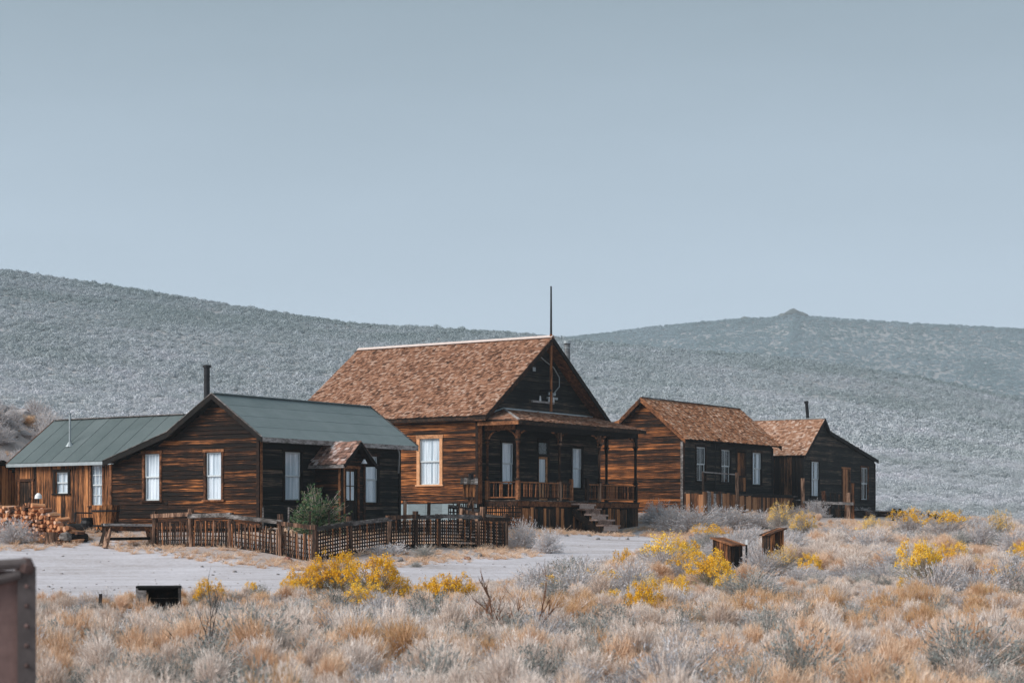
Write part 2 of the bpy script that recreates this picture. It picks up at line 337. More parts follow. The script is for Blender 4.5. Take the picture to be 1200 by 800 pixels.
def in_poly(px, py, poly):
    ins = np.zeros(px.shape, bool); n = len(poly)
    for i in range(n):
        x1, y1 = poly[i]; x2, y2 = poly[(i + 1) % n]
        c = ((y1 > py) != (y2 > py)) & (px < (x2 - x1) * (py - y1) / ((y2 - y1) or 1e-9) + x1); ins ^= c
    return ins
# the dirt road as a ground plan (world metres): corners found once by hit(), same road from any side
def plan(pts): return [hit(*p) for p in pts]
ROAD = plan([(-500, 646), (-60, 642), (20, 642), (95, 632), (125, 630), (182, 645), (365, 666), (480, 660), (598, 650), (604, 628), (662, 624), (700, 627), (740, 620), (772, 617),
             (800, 632), (835, 637), (800, 646), (770, 652), (745, 664), (712, 676), (640, 682), (560, 690), (500, 697), (440, 690), (370, 700), (290, 703), (200, 702), (120, 712), (30, 716), (-200, 722), (-600, 705)])
PATH = plan([(950, 634), (985, 617), (1010, 612), (1040, 613), (1058, 617), (1040, 624), (1000, 634)])
PATH2 = plan([(1070, 640), (1110, 640), (1160, 645), (1230, 652), (1420, 660), (1420, 672), (1200, 664), (1130, 655)])
def on_road(X, Y, grow=0.0):
    m = in_poly(X, Y, ROAD) | in_poly(X, Y, PATH) | in_poly(X, Y, PATH2); return m

def lines(lo, hi, step, far, ratio):
    v = list(np.arange(lo, hi + 1e-6, step)); s = step
    while v[-1] < far[1]: s *= ratio; v.append(v[-1] + s)
    s = step
    while v[0] > far[0]: s *= ratio; v.insert(0, v[0] - s)
    return np.array(v)
gx = lines(-36, 44, .45, (-3200, 3200), 1.07); gy = lines(30, 112, .4, (-60, 3000), 1.035)
GX, GY = np.meshgrid(gx, gy); GZ = ground(GX, GY)
def grid_objects():
    ny, nx = GX.shape; V = np.stack([GX, GY, GZ], -1).reshape(-1, 3)
    i = np.arange(ny - 1)[:, None] * nx + np.arange(nx - 1)[None, :]
    F = np.stack([i, i + 1, i + nx + 1, i + nx], -1).reshape(-1, 4)
    cx = (GX[:-1, :-1] + GX[1:, 1:]).reshape(-1) / 2; cy = (GY[:-1, :-1] + GY[1:, 1:]).reshape(-1) / 2
    jx = cx + .35 * vnoise(cx * 1.3, cy * 1.3, 9); jy = cy + .5 * vnoise(cx * 1.1, cy * 1.1, 10)
    m = on_road(jx, jy)
    dust = np.zeros(len(V)); nr = (V[:, 1] > 25) & (V[:, 1] < 115) & (np.abs(V[:, 0]) < 60); q = V[nr]
    for k in range(16): a = k * 2.4; r_ = .25 + .09 * k; dust[nr] += on_road(q[:, 0] + r_ * math.cos(a), q[:, 1] + r_ * math.sin(a)) / 16.0
    res = []
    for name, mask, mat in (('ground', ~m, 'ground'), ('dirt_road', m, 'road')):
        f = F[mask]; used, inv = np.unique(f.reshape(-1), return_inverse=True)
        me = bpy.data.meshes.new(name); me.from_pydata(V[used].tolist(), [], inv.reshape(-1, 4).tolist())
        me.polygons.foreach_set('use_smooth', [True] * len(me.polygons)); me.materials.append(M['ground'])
        a = me.attributes.new('dust', 'FLOAT', 'POINT'); a.data.foreach_set('value', dust[used].astype(np.float32))
        o = bpy.data.objects.new(name, me); C.objects.link(o); o['kind'] = 'structure'; res.append(o)
    return res
def ground_mat():
    m, nt, bs, out = nodes('sandy soil')
    a = noise_tex(nt, .35, (1, 1, 1), 5, .6, 'World'); b = noise_tex(nt, 3.0, (1, 1, 1), 5, .7, 'World'); c = noise_tex(nt, .02, (1, 1, 1), 4, .6, 'World')
    t = mathn(nt, 'ADD', mathn(nt, 'MULTIPLY', a, .45), mathn(nt, 'MULTIPLY', b, .55))
    near = ramp(nt, t, [(.3, (.24, .19, .17)), (.55, (.40, .345, .33)), (.75, (.52, .48, .48))])
    hill0 = ramp(nt, mathn(nt, 'ADD', mathn(nt, 'MULTIPLY', c, .6), mathn(nt, 'MULTIPLY', a, .4)), [(.35, (.34, .36, .37)), (.52, (.42, .425, .44)), (.66, (.52, .48, .48))])
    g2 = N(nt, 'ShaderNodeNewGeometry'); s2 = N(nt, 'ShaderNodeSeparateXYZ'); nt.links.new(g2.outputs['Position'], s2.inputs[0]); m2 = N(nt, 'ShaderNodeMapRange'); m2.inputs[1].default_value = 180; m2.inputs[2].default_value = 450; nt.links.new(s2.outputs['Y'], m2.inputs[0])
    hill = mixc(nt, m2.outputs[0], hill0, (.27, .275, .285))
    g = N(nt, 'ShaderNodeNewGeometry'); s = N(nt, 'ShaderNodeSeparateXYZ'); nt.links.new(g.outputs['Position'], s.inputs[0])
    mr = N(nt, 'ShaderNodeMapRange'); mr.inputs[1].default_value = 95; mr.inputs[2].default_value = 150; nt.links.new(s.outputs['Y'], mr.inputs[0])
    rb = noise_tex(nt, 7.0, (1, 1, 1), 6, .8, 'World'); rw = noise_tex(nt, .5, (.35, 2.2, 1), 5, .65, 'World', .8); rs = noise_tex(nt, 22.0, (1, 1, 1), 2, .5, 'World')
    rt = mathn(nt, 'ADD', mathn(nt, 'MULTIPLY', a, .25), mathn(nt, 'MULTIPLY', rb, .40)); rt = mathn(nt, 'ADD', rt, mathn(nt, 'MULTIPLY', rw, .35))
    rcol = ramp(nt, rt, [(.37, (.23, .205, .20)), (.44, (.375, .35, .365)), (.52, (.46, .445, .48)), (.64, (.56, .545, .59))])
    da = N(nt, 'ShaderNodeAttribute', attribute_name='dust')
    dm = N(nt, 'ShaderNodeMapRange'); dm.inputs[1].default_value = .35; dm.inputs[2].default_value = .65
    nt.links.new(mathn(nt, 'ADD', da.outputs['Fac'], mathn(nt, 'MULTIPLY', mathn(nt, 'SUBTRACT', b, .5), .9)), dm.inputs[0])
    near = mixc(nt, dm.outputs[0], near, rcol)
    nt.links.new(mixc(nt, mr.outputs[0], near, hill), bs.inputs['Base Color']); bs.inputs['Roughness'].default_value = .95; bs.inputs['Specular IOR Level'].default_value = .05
    bump(nt, bs, b, .6, .06); return m
M['ground'] = ground_mat()
grid_objects()

# ------------------------------------------------------------ house building kit
U = Vector((math.sin(R(34)), math.cos(R(34)), 0)); W = Vector((-math.cos(R(34)), math.sin(R(34)), 0))   # along the street, away from it
O1 = Vector((-8.551, 65.0, 0))
def street(t, s, z=0): p = O1 + U * t + W * s; return Vector((p.x, p.y, z))
RZ = R(90 - 34)                                   # local x = along the street, local y = back from it

def level_cut(prof, z):
    """intervals of a where the polyline prof (a, z) is above z"""
    res = []; n = len(prof); lo = None
    if prof[0][1] > z: lo = prof[0][0]
    for (a0, z0), (a1, z1) in zip(prof, prof[1:]):
        if (z0 > z) != (z1 > z):
            a = a0 + (a1 - a0) * (z - z0) / (z1 - z0)
            if z1 > z: lo = a
            else: res.append((lo, a)); lo = None
    if lo is not None: res.append((lo, prof[-1][0]))
    return res
def prof_z(prof, a):
    for (a0, z0), (a1, z1) in zip(prof, prof[1:]):
        if a0 <= a <= a1: return z0 + (z1 - z0) * (a - a0) / (a1 - a0)
    return prof[0][1] if a < prof[0][0] else prof[-1][1]
def minus(iv, cuts):
    out = [iv]
    for c0, c1 in cuts:
        nx = []
        for a, b in out:
            if c1 <= a or c0 >= b: nx.append((a, b)); continue
            if c0 > a: nx.append((a, c0))
            if c1 < b: nx.append((c1, b))
        out = nx
    return [(a, b) for a, b in out if b - a > .05]

def wall(parent, P, d, n, z0, prof, openings=(), style='lap', pitch=.15, mat='siding_dark', name='wall', mlen=3.6, proud=.03, skip_back=False):
    """one wall: sheathing with real openings, and its boards as separate pieces. P origin, d along, n outward (house frame)"""
    P = Vector(P); d = Vector(d); n = Vector(n)
    def pt(a, z, o): return tuple(P + d * a + n * o + Vector((0, 0, z)))
    mb = MB(); xs = {prof[0][0], prof[-1][0]} | {a for a, _ in prof}
    for o in openings: xs |= {o[0], o[1]}
    xs = sorted(x for x in xs if prof[0][0] - 1e-6 <= x <= prof[-1][0] + 1e-6)
    for x0, x1 in zip(xs, xs[1:]):
        if x1 - x0 < 1e-4: continue
        zs = [(z0, None)]; cuts = sorted((o[2], o[3]) for o in openings if o[0] < (x0 + x1) / 2 < o[1])
        lo = z0; segs = []
        for c0, c1 in cuts: segs.append((lo, c0)); lo = c1
        segs.append((lo, None))
        for s0, s1 in segs:
            t0 = prof_z(prof, x0) if s1 is None else s1; t1 = prof_z(prof, x1) if s1 is None else s1
            if min(t0, t1) - s0 < 1e-3 and max(t0, t1) - s0 < 1e-3: continue
            mb.hexa([pt(x0, s0, -.06), pt(x1, s0, -.06), pt(x1, s0, 0), pt(x0, s0, 0), pt(x0, t0, -.06), pt(x1, t1, -.06), pt(x1, t1, 0), pt(x0, t0, 0)])
    wo = mb.build(name, M['backing'], parent)
    boards = 0
    if style == 'lap':
        zt = max(z for _, z in prof); k = 0; z = z0
        while z < zt - .03:
            ph = pitch * random.uniform(.92, 1.08); za, zb = z, min(z + ph, zt - .01)
            for lo, hi in level_cut(prof, (za + zb) / 2):
                cuts = [(o[0], o[1]) for o in openings if o[2] - .02 < (za + zb) / 2 < o[3] + .02]
                top = [c for c in level_cut(prof, zb - .005) if c[0] < hi and c[1] > lo] or [((lo + hi) / 2 - .01, (lo + hi) / 2 + .01)]
                for a, b in minus((lo, hi), cuts):
                    js = [a]
                    while b - js[-1] > mlen * 1.35: js.append(js[-1] + mlen * random.uniform(.6, 1.2))
                    js.append(b)
                    for j0, j1 in zip(js, js[1:]):
                        ta = max(j0, top[0][0]) if abs(j0 - lo) < 1e-6 else j0; tb = min(j1, top[-1][1]) if abs(j1 - hi) < 1e-6 else j1
                        if tb < ta: ta = tb = (ta + tb) / 2
                        board(wo, pt, j0 + .004, j1 - .004, ta + .004, tb - .004, za, zb, proud)
                        boards += 1
            z += ph
    else:
        a = prof[0][0]
        while a < prof[-1][0] - .02:
            w = pitch * random.uniform(.75, 1.2); b = min(a + w, prof[-1][0]); m_ = (a + b) / 2
            cuts = [(o[2], o[3]) for o in openings if o[0] - .02 < m_ < o[1] + .02]
            ztop = min(prof_z(prof, a), prof_z(prof, b)) - .01
            for s0, s1 in minus((z0, ztop), cuts):
                mb = MB(); o_ = random.uniform(.6, 1.2) * proud; e = .006
                lo_j = random.uniform(0, .06) if s0 == z0 else 0
                mb.hexa([pt(a + e, s0 - lo_j, .001), pt(b - e, s0 - lo_j, .001), pt(b - e, s0 - lo_j, o_), pt(a + e, s0 - lo_j, o_),
                         pt(a + e, s1, .001), pt(b - e, s1, .001), pt(b - e, s1, o_), pt(a + e, s1, o_)], .0)
                bo = mb.build('board', M[mat], wo)
            a = b
    for c in wo.children:
        if not c.data.materials[0] == M[mat]: c.data.materials[0] = M[mat]
    return wo
def board(parent, pt, a0, a1, t0, t1, za, zb, proud):
    n = max(1, int((a1 - a0) / .8)); vs = []; fs = []
    sag = random.uniform(-.006, .006); gap = random.choice((.004, .012, .022, .032))
    for i in range(n + 1):
        u = i / n; ab = a0 + (a1 - a0) * u; at = t0 + (t1 - t0) * u; j = random.uniform(-.008, .008) + gap; o = proud * random.uniform(.85, 1.25)
        vs += [pt(ab, za + j - .006, .001), pt(ab, za + j - .006, o), pt(at, zb + sag, proud * .35), pt(at, zb + sag, .001)]
    for i in range(n):
        b = i * 4
        for k in range(4): fs.append((b + k, b + 4 + k, b + 4 + (k + 1) % 4, b + (k + 1) % 4))
    fs += [(3, 2, 1, 0), tuple(n * 4 + k for k in range(4))]
    me = bpy.data.meshes.new('board'); me.from_pydata(vs, [], fs); me.materials.append(M['siding_dark'])
    o = bpy.data.objects.new('board', me); C.objects.link(o); o.parent = parent

def window(parent, P, d, n, a0, a1, z0, z1, cols=1, rows=(1, 1), curtain='full', casing='trim_dark', sash='white_paint', cw=.10, label=None, name='window', sill=True):
    P = Vector(P); d = Vector(d); n = Vector(n)
    def bx(mb, x0, x1, za, zb, o0, o1):
        q = lambda a, z, o: tuple(P + d * a + n * o + Vector((0, 0, z)))
        mb.hexa([q(x0, za, o0), q(x1, za, o0), q(x1, za, o1), q(x0, za, o1), q(x0, zb, o0), q(x1, zb, o0), q(x1, zb, o1), q(x0, zb, o1)])
    m = MB(); bx(m, a0 - cw, a0, z0, z1, -.05, .055); bx(m, a1, a1 + cw, z0, z1, -.05, .055); bx(m, a0 - cw - .03, a1 + cw + .03, z1, z1 + cw, -.05, .062)
    if sill: bx(m, a0 - cw - .05, a1 + cw + .05, z0 - .06, z0, -.05, .09)
    else: bx(m, a0 - cw, a1 + cw, z0 - cw, z0, -.05, .06)
    w = m.build(name, M[casing], parent, label=label)
    m = MB(); e = .05; zm = (z0 + z1) / 2; panes = []
    for k, (s0, s1, o) in enumerate(((z0, zm + .02, -.035), (zm - .02, z1, -.01))):
        bx(m, a0, a0 + e, s0, s1, o - .03, o); bx(m, a1 - e, a1, s0, s1, o - .03, o); bx(m, a0 + e, a1 - e, s0, s0 + e, o - .03, o - .001); bx(m, a0 + e, a1 - e, s1 - e, s1, o - .03, o - .001)
        r = rows[k]
        for i in range(1, cols): x = a0 + (a1 - a0) * i / cols; bx(m, x - .016, x + .016, s0 + e, s1 - e, o - .026, o - .003)
        for i in range(1, r): z = s0 + (s1 - s0) * i / r; bx(m, a0 + e, a1 - e, z - .016, z + .016, o - .025, o - .004)
        for i in range(cols):
            for j in range(r):
                panes.append((a0 + (a1 - a0) * i / cols + .02, a0 + (a1 - a0) * (i + 1) / cols - .02, s0 + (s1 - s0) * j / r + .02, s0 + (s1 - s0) * (j + 1) / r - .02, o - .018))
    m.build('sash', M[sash], w)
    for x0, x1, za, zb, o in panes:
        m = MB(); bx(m, x0, x1, za, zb, o - .004, o); m.build('pane', M['glass'], w)
    if curtain:
        spans = [(a0, a1, z0, z1)] if curtain == 'full' else [(a0, a0 + (a1 - a0) * .42, z0, z1), (a0 + (a1 - a0) * .62, a1, z0, z1)] if curtain == 'parted' else [(a0 + (a1 - a0) * .12, a1, z0, z1 - .05)]
        for x0, x1, za, zb in spans:
            k = max(6, int((x1 - x0) / .03)); vs = []; ph = random.uniform(0, 6)
            for i in range(k + 1):
                u = i / k; x = x0 + (x1 - x0) * u; o = -.080 + .018 * math.sin(u * (x1 - x0) * 42 + ph) + .006 * math.sin(u * 17 + ph)
                for z in (za, zb): q = P + d * x + n * o + Vector((0, 0, z)); vs.append(tuple(q))
            fs = [(2 * i, 2 * i + 2, 2 * i + 3, 2 * i + 1) for i in range(k)]
            mb = MB(); mb.add(vs, fs); mb.build('curtain', M['curtain'], w, smooth=True)
    return w

def shingles(parent, A, B, along, down, rows, mat, exposure=.16, width=(.09, .2), thick=.022, name='shingles'):
    """courses of split shakes over a slope; A upper-left corner, along = vector of the ridge, down = vector to the eave (given as points)"""
    A = Vector(A); along = Vector(along); down = Vector(down); L = along.length; Dn = down.length; au = along / L; du = down / Dn
    n = au.cross(du); n = n if n.z > 0 else -n
    mb = MB(); s = Dn
    while s > 0:
        x = -random.uniform(0, .1)
        left_lim, right_lim = B(s / Dn) if B else (0, L)
        x += left_lim
        while x < right_lim:
            w = random.uniform(*width); x0 = max(x, left_lim); x1 = min(x + w - .008, right_lim)
            if x1 - x0 > .02 and random.random() > .006:
                e = exposure * 1.9; s1 = s + random.uniform(-.035, .03); s0 = max(s1 - e, 0); t = thick * random.uniform(.6, 1.5)
                lift = .012 + (.03 if random.random() < .06 else 0)
                b = [A + au * x0 + du * s0 + n * .004, A + au * x1 + du * s0 + n * .004, A + au * x1 + du * s1 + n * (lift), A + au * x0 + du * s1 + n * (lift)]
                tp = [A + au * x0 + du * s0 + n * .010, A + au * x1 + du * s0 + n * .010, A + au * x1 + du * s1 + n * (lift + t), A + au * x0 + du * s1 + n * (lift + t)]
                b_ = len(mb.v); tt = random.random()
                mb.v += [tuple(q) for q in b + tp]
                for f in ((4, 5, 6, 7), (2, 3, 7, 6), (3, 0, 4, 7), (1, 2, 6, 5)): mb.f.append(tuple(b_ + i for i in f)); mb.t.append(tt)
            x += w
        s -= exposure
    o = mb.build(name, M[mat], parent, kind='stuff'); return o

def roof_slab(parent, quad, thick=.05, mat='trim_dark', name='roof'):
    a, b, c, d_ = [Vector(q) for q in quad]; n = (b - a).cross(d_ - a).normalized(); n = n if n.z > 0 else -n
    mb = MB(); mb.hexa([p - n * thick for p in (a, b, c, d_)] + [a, b, c, d_]); return mb.build(name, M[mat], parent)

# =====================================================================================
# cottage with green roof (nearest)
# =====================================================================================
X_, Y_, NX, NY = (1, 0, 0), (0, 1, 0), (-1, 0, 0), (0, -1, 0)
def green_cottage():
    h = empty('cottage', 'nearest dark wooden cottage with grey green roof, gabled entry porch and tall black stovepipe', 'house', street(0, 0), RZ)
    # roof outline on the gable: (y, z) of the upper surface
    RP = [(-.42, 3.08), (1.86, 4.63), (3.98, 3.36), (7.12, 2.42)]
    def under(y, off=.13): return prof_z(RP, y) - off
    gp = [(0, under(0)), (1.86, under(1.86) - .03), (3.98, under(3.98)), (7.0, under(7.0))]
    ow = [(1.70, 2.42, 1.02, 2.66), (4.62, 5.36, 1.02, 2.67)]
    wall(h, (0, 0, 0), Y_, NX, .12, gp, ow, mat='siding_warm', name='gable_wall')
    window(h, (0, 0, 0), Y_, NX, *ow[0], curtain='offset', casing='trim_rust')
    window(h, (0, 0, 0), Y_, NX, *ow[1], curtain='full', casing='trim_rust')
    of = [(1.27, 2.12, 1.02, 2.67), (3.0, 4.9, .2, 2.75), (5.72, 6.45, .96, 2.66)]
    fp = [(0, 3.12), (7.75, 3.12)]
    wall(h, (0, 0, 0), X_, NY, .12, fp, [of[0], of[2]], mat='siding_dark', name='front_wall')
    window(h, (0, 0, 0), X_, NY, *of[0], curtain='full'); window(h, (0, 0, 0), X_, NY, *of[2], curtain='full')
    wall(h, (7.75, 0, 0), Y_, X_, .12, gp, [], mat='siding_dark', name='rear_gable_wall')
    wall(h, (0, 7.06, 0), X_, Y_, .12, [(0, 2.35), (7.75, 2.35)], [], mat='siding_warm', name='back_wall', pitch=.3)
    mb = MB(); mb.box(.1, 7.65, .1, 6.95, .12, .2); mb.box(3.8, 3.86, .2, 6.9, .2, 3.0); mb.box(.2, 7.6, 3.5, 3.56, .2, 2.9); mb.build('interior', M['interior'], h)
    # corner boards and sill beam
    mb = MB(); mb.box(-.058, -.002, -.03, .09, .08, 3.1); mb.build('corner_board', M['trim_rust'], h)
    mb = MB(); mb.box(.0, .1, -.058, -.034, .08, 3.1); mb.build('corner_board', M['trim_rust'], h)
    mb = MB(); mb.box(7.70, 7.82, -.06, .05, .08, 3.1); mb.build('corner_board', M['trim_dark'], h)
    mb = MB(); mb.box(-.055, -.002, 6.98, 7.1, .1, 2.33); mb.build('corner_board', M['trim_rust'], h)
    mb = MB(); mb.bar((-.05, -.1, .13), (-.05, 7.1, .02), .09, .13); mb.build('sill_beam', M['trim_rust'], h)
    # foundation planks under the front and the gable
    a = 0
    for k in range(36):
        w = random.uniform(.16, .26); mb = MB(); mb.box(a, a + w - .012, -.03, .0, -.8, .10 + random.uniform(-.03, .0)); mb.build('skirt_board', M['plank_warm'], h); a += w
        if a > 7.6: break
    mb = MB(); mb.box(.02, .06, .1, 7.0, -.9, .12); mb.build('foundation', M['backing'], h)
    # roof: slabs, courses of roll roofing as strips, fascia, rakes, ridge
    x0, x1 = -.32, 8.38
    for i, ((ya, za), (yb, zb)) in enumerate(zip(RP, RP[1:])):
        roof_slab(h, [(x0, ya, za), (x1, ya, za), (x1, yb, zb), (x0, yb, zb)], .06, 'trim_dark', 'roof')
        A = Vector((0, ya, za)); Bv = Vector((0, yb, zb)); L = (Bv - A).length; k = max(1, round(L / .75)); nn = Vector((0, -(zb - za), yb - ya)).normalized()
        for j in range(k):
            p = A.lerp(Bv, j / k); q = A.lerp(Bv, (j + 1) / k); up = zb > za; lo, hi = (p, q) if up else (q, p)
            hi = hi + (hi - lo) * .08; mb = MB(); steps = 12; vs = []
            for s_ in range(steps + 1):
                x = x0 - .02 + (x1 - x0 + .04) * s_ / steps; w_ = random.uniform(.0, .004)
                for v_, o_ in ((lo, .003), (lo, .014 + w_), (hi, .010), (hi, .002)):
                    r = v_ + nn * o_; vs.append((x, r.y, r.z + (.0)))
            fs = []
            for s_ in range(steps):
                b = s_ * 4
                for e in range(4): fs.append((b + e, b + 4 + e, b + 4 + (e + 1) % 4, b + (e + 1) % 4))
            fs += [(3, 2, 1, 0), tuple(steps * 4 + e for e in range(4))]
            mb.add(vs, fs); mb.build('roofing_strip', M['green_roof'], h)
    for xx, mat in ((x0 - .045, 'trim_dark'), (x1 + .005, 'trim_dark')):
        for (ya, za), (yb, zb) in zip(RP, RP[1:]):
            mb = MB(); mb.hexa([(xx, ya, za - .17), (xx + .04, ya, za - .17), (xx + .04, yb, zb - .17), (xx, yb, zb - .17), (xx, ya, za + .02), (xx + .04, ya, za + .02), (xx + .04, yb, zb + .02), (xx, yb, zb + .02)])
            mb.build('rake_board', M[mat], h)
            mb = MB(); mb.hexa([(xx - .015, ya, za + .025), (xx + .06, ya, za + .025), (xx + .06, yb, zb + .025), (xx - .015, yb, zb + .025), (xx - .015, ya, za + .045), (xx + .06, ya, za + .045), (xx + .06, yb, zb + .045), (xx - .015, yb, zb + .045)])
            mb.build('roof_edging', M['grey_wood'], h)
    # exposed soffit boards under the gable overhang
    mb = MB(); mb.box(x0, x1, -.45, -.425, 2.94, 3.10); mb.build('fascia', M['grey_wood'], h)
    mb = MB(); mb.bar((x0, 1.86, 4.67), (x1, 1.86, 4.67), .16, .03); mb.build('ridge_cap', M['green_roof'], h)
    mb = MB(); mb.box(x0, x1, -.34, .0, 3.0, 3.03); mb.build('soffit', M['trim_dark'], h)
    # stovepipe
    mb = MB(); mb.tube([(.10, 2.5, 4.0), (.10, 2.5, 5.62)], .105, 14); c = mb.build('stovepipe', M['metal_dark'], h, smooth=False)
    mb = MB(); mb.tube([(.10, 2.5, 5.60), (.10, 2.5, 5.68)], .15, 14); mb.tube([(.10, 2.5, 5.3), (.10, 2.5, 5.33)], .115, 14); mb.build('pipe_cap', M['metal_dark'], c)
    # entry porch: small gabled lean-out at x 2.95..4.75, depth 1.2
    ex0, ex1, ed = 2.84, 4.12, -1.25; ez = 2.42; ec = (ex0 + ex1) / 2; ep = 3.0
    eg = [(0, ez), (ec - ex0, ep - .04), (ex1 - ex0, ez)]
    wall(h, (ex0, ed, 0), Y_, NX, .2, [(0, ez), (-ed, ez)], [], mat='siding_warm', name='entry_wall', mlen=5)
    wall(h, (ex1, ed, 0), Y_, X_, .2, [(0, ez), (-ed, ez)], [], mat='siding_dark', name='entry_wall', mlen=5)
    wall(h, (ex0, ed, 0), X_, NY, .2, eg, [(.14, .86, .22, 2.12)], mat='siding_mid', name='entry_gable', mlen=5)
    for x in (ex0, ex1 - .07): mb = MB(); mb.box(x - .035, x + .075, ed - .06, ed - .03, .1, ez); mb.build('corner_board', M['trim_rust' if x > 4 else 'trim_dark'], h)
    mb = MB(); mb.box(ex0 - .06, ex0 - .03, ed, ed + .09, .1, ez); mb.build('corner_board', M['trim_rust'], h)
    mb = MB(); mb.box(ex0 - .06, ex0 - .03, -.12, -.03, .1, ez); mb.build('corner_board', M['trim_dark'], h)
    # door with glazed upper half
    dx0, dx1 = ex0 + .14, ex0 + .86; y = ed
    mb = MB(); mb.box(dx0, dx0 + .13, y - .01, y + .03, .22, 2.12); mb.box(dx1 - .13, dx1, y - .01, y + .03, .22, 2.12); mb.box(dx0 + .13, dx1 - .13, y - .009, y + .029, .22, .36); mb.box(dx0 + .13, dx1 - .13, y - .009, y + .029, .92, 1.02); mb.box(dx0 + .13, dx1 - .13, y - .009, y + .029, 2.02, 2.12)
    mb.box(dx0 + .13, dx1 - .13, y + .01, y + .02, .36, .92); dr = mb.build('door', M['trim_dark'], h, label='dark panelled door with a curtained upper light')
    mb = MB(); mb.box((dx0 + dx1) / 2 - .02, (dx0 + dx1) / 2 + .02, y - .008, y + .02, 1.02, 2.02); mb.box(dx0 + .13, dx1 - .13, y - .007, y + .02, 1.5, 1.53); mb.build('door_muntin', M['trim_rust'], dr)
    mb = MB(); mb.box(dx0 + .13, dx1 - .13, y + .022, y + .026, 1.02, 2.02); mb.build('door_curtain', M['curtain'], dr)
    mb = MB(); mb.box(dx0 + .13, dx1 - .13, y + .008, y + .011, 1.02, 2.02); mb.build('pane', M['glass'], dr)
    mb = MB(); mb.tube([(dx0 + .07, y - .07, 1.05), (dx0 + .07, y - .01, 1.05)], .025, 8); mb.build('door_knob', M['metal_dark'], dr)
    mb = MB()
    for a, b in ((dx0 - .09, dx0), (dx1, dx1 + .09)): mb.box(a, b, y - .06, y - .028, .2, 2.2)
    mb.box(dx0 - .12, dx1 + .12, y - .065, y - .028, 2.12, 2.22); mb.build('door_frame', M['trim_rust'], h)
    o = .27; sl = (ep - ez) / (ec - ex0)
    for sgn, mat in ((-1, 'shingle_grey'), (1, 'shingle_grey')):
        xe = ec + sgn * (ec - ex0 + o); ze = ep + .06 - sl * (ec - ex0 + o)
        q = [(ec, ed - .35, ep + .06), (ec, .0, ep + .06), (xe, .0, ze), (xe, ed - .35, ze)]
        roof_slab(h, q, .04, 'trim_dark', 'entry_roof')
        shingles(h, (ec, ed - .38, ep + .065), None, (0, -ed + .38, 0), (xe - ec, 0, ze - ep - .06), 0, mat, .15, name='entry_shingles')
        mb = MB(); mb.bar((ec, ed - .37, ep - .02), (xe, ed - .37, ze - .05), .035, .13); mb.build('rake_board', M['trim_dark'], h)
    mb = MB(); xe = ex0 - o; ze = ep + .06 - sl * (ec - ex0 + o); mb.box(xe - .05, xe - .005, ed - .36, .0, ze - .09, ze + .0); mb.box(xe - .07, xe + .0, ed - .38, -.02, ze - .11, ze - .092); mb.build('eave_board', M['grey_wood'], h)
    # lamp over the door and a gutter pipe at the right end
    mb = MB(); mb.tube([(ec + .12, ed - .06, 2.38), (ec + .12, ed - .2, 2.46), (ec + .26, ed - .3, 2.42)], .02, 6); l = mb.build('porch_lamp', M['metal_dark'], h)
    mb = MB(); mb.tube([(ec + .26, ed - .3, 2.45), (ec + .26, ed - .3, 2.30)], [.03, .11], 10); mb.build('lamp_shade', M['metal_white'], l)
    mb = MB(); mb.tube([(7.25, -.36, 3.0), (7.4, -.3, 2.75), (7.62, -.09, 2.1)], .03, 6); mb.build('drain_pipe', M['metal_grey'], h)
    # low deck along the front
    for k in range(9): mb = MB(); mb.box(.15, 2.9, -1.35 + k * .145, -1.22 + k * .145, .0 + .002 * (k % 2), .05); mb.build('deck_board', M['deck'], h)
    for k in range(9): mb = MB(); mb.box(4.85, 7.7, -1.35 + k * .145, -1.22 + k * .145, .0 + .002 * (k % 2), .05); mb.build('deck_board', M['deck'], h)
    for k in range(3): mb = MB(); mb.box(2.7, 5.2, ed - .35 - k * .3, ed - .08 - k * .3, -.0 - .19 * k, .14 - .19 * k); mb.build('step', M['deck'], h)
    for k in range(14): mb = MB(); mb.box(.2 + k * .2, .2 + k * .2 + random.uniform(.12, .185), -1.38, -1.36, -.9, -.01); mb.build('skirt_board', M['plank_warm'], h)
    for k in range(14): mb = MB(); mb.box(4.9 + k * .2, 4.9 + k * .2 + random.uniform(.12, .185), -1.38, -1.36, -.9, -.01); mb.build('skirt_board', M['plank_dark'], h)
    mb = MB(); mb.box(.2, 7.7, -1.32, -1.28, -.9, -.02); mb.build('foundation', M['backing'], h)
    return h
green_cottage()

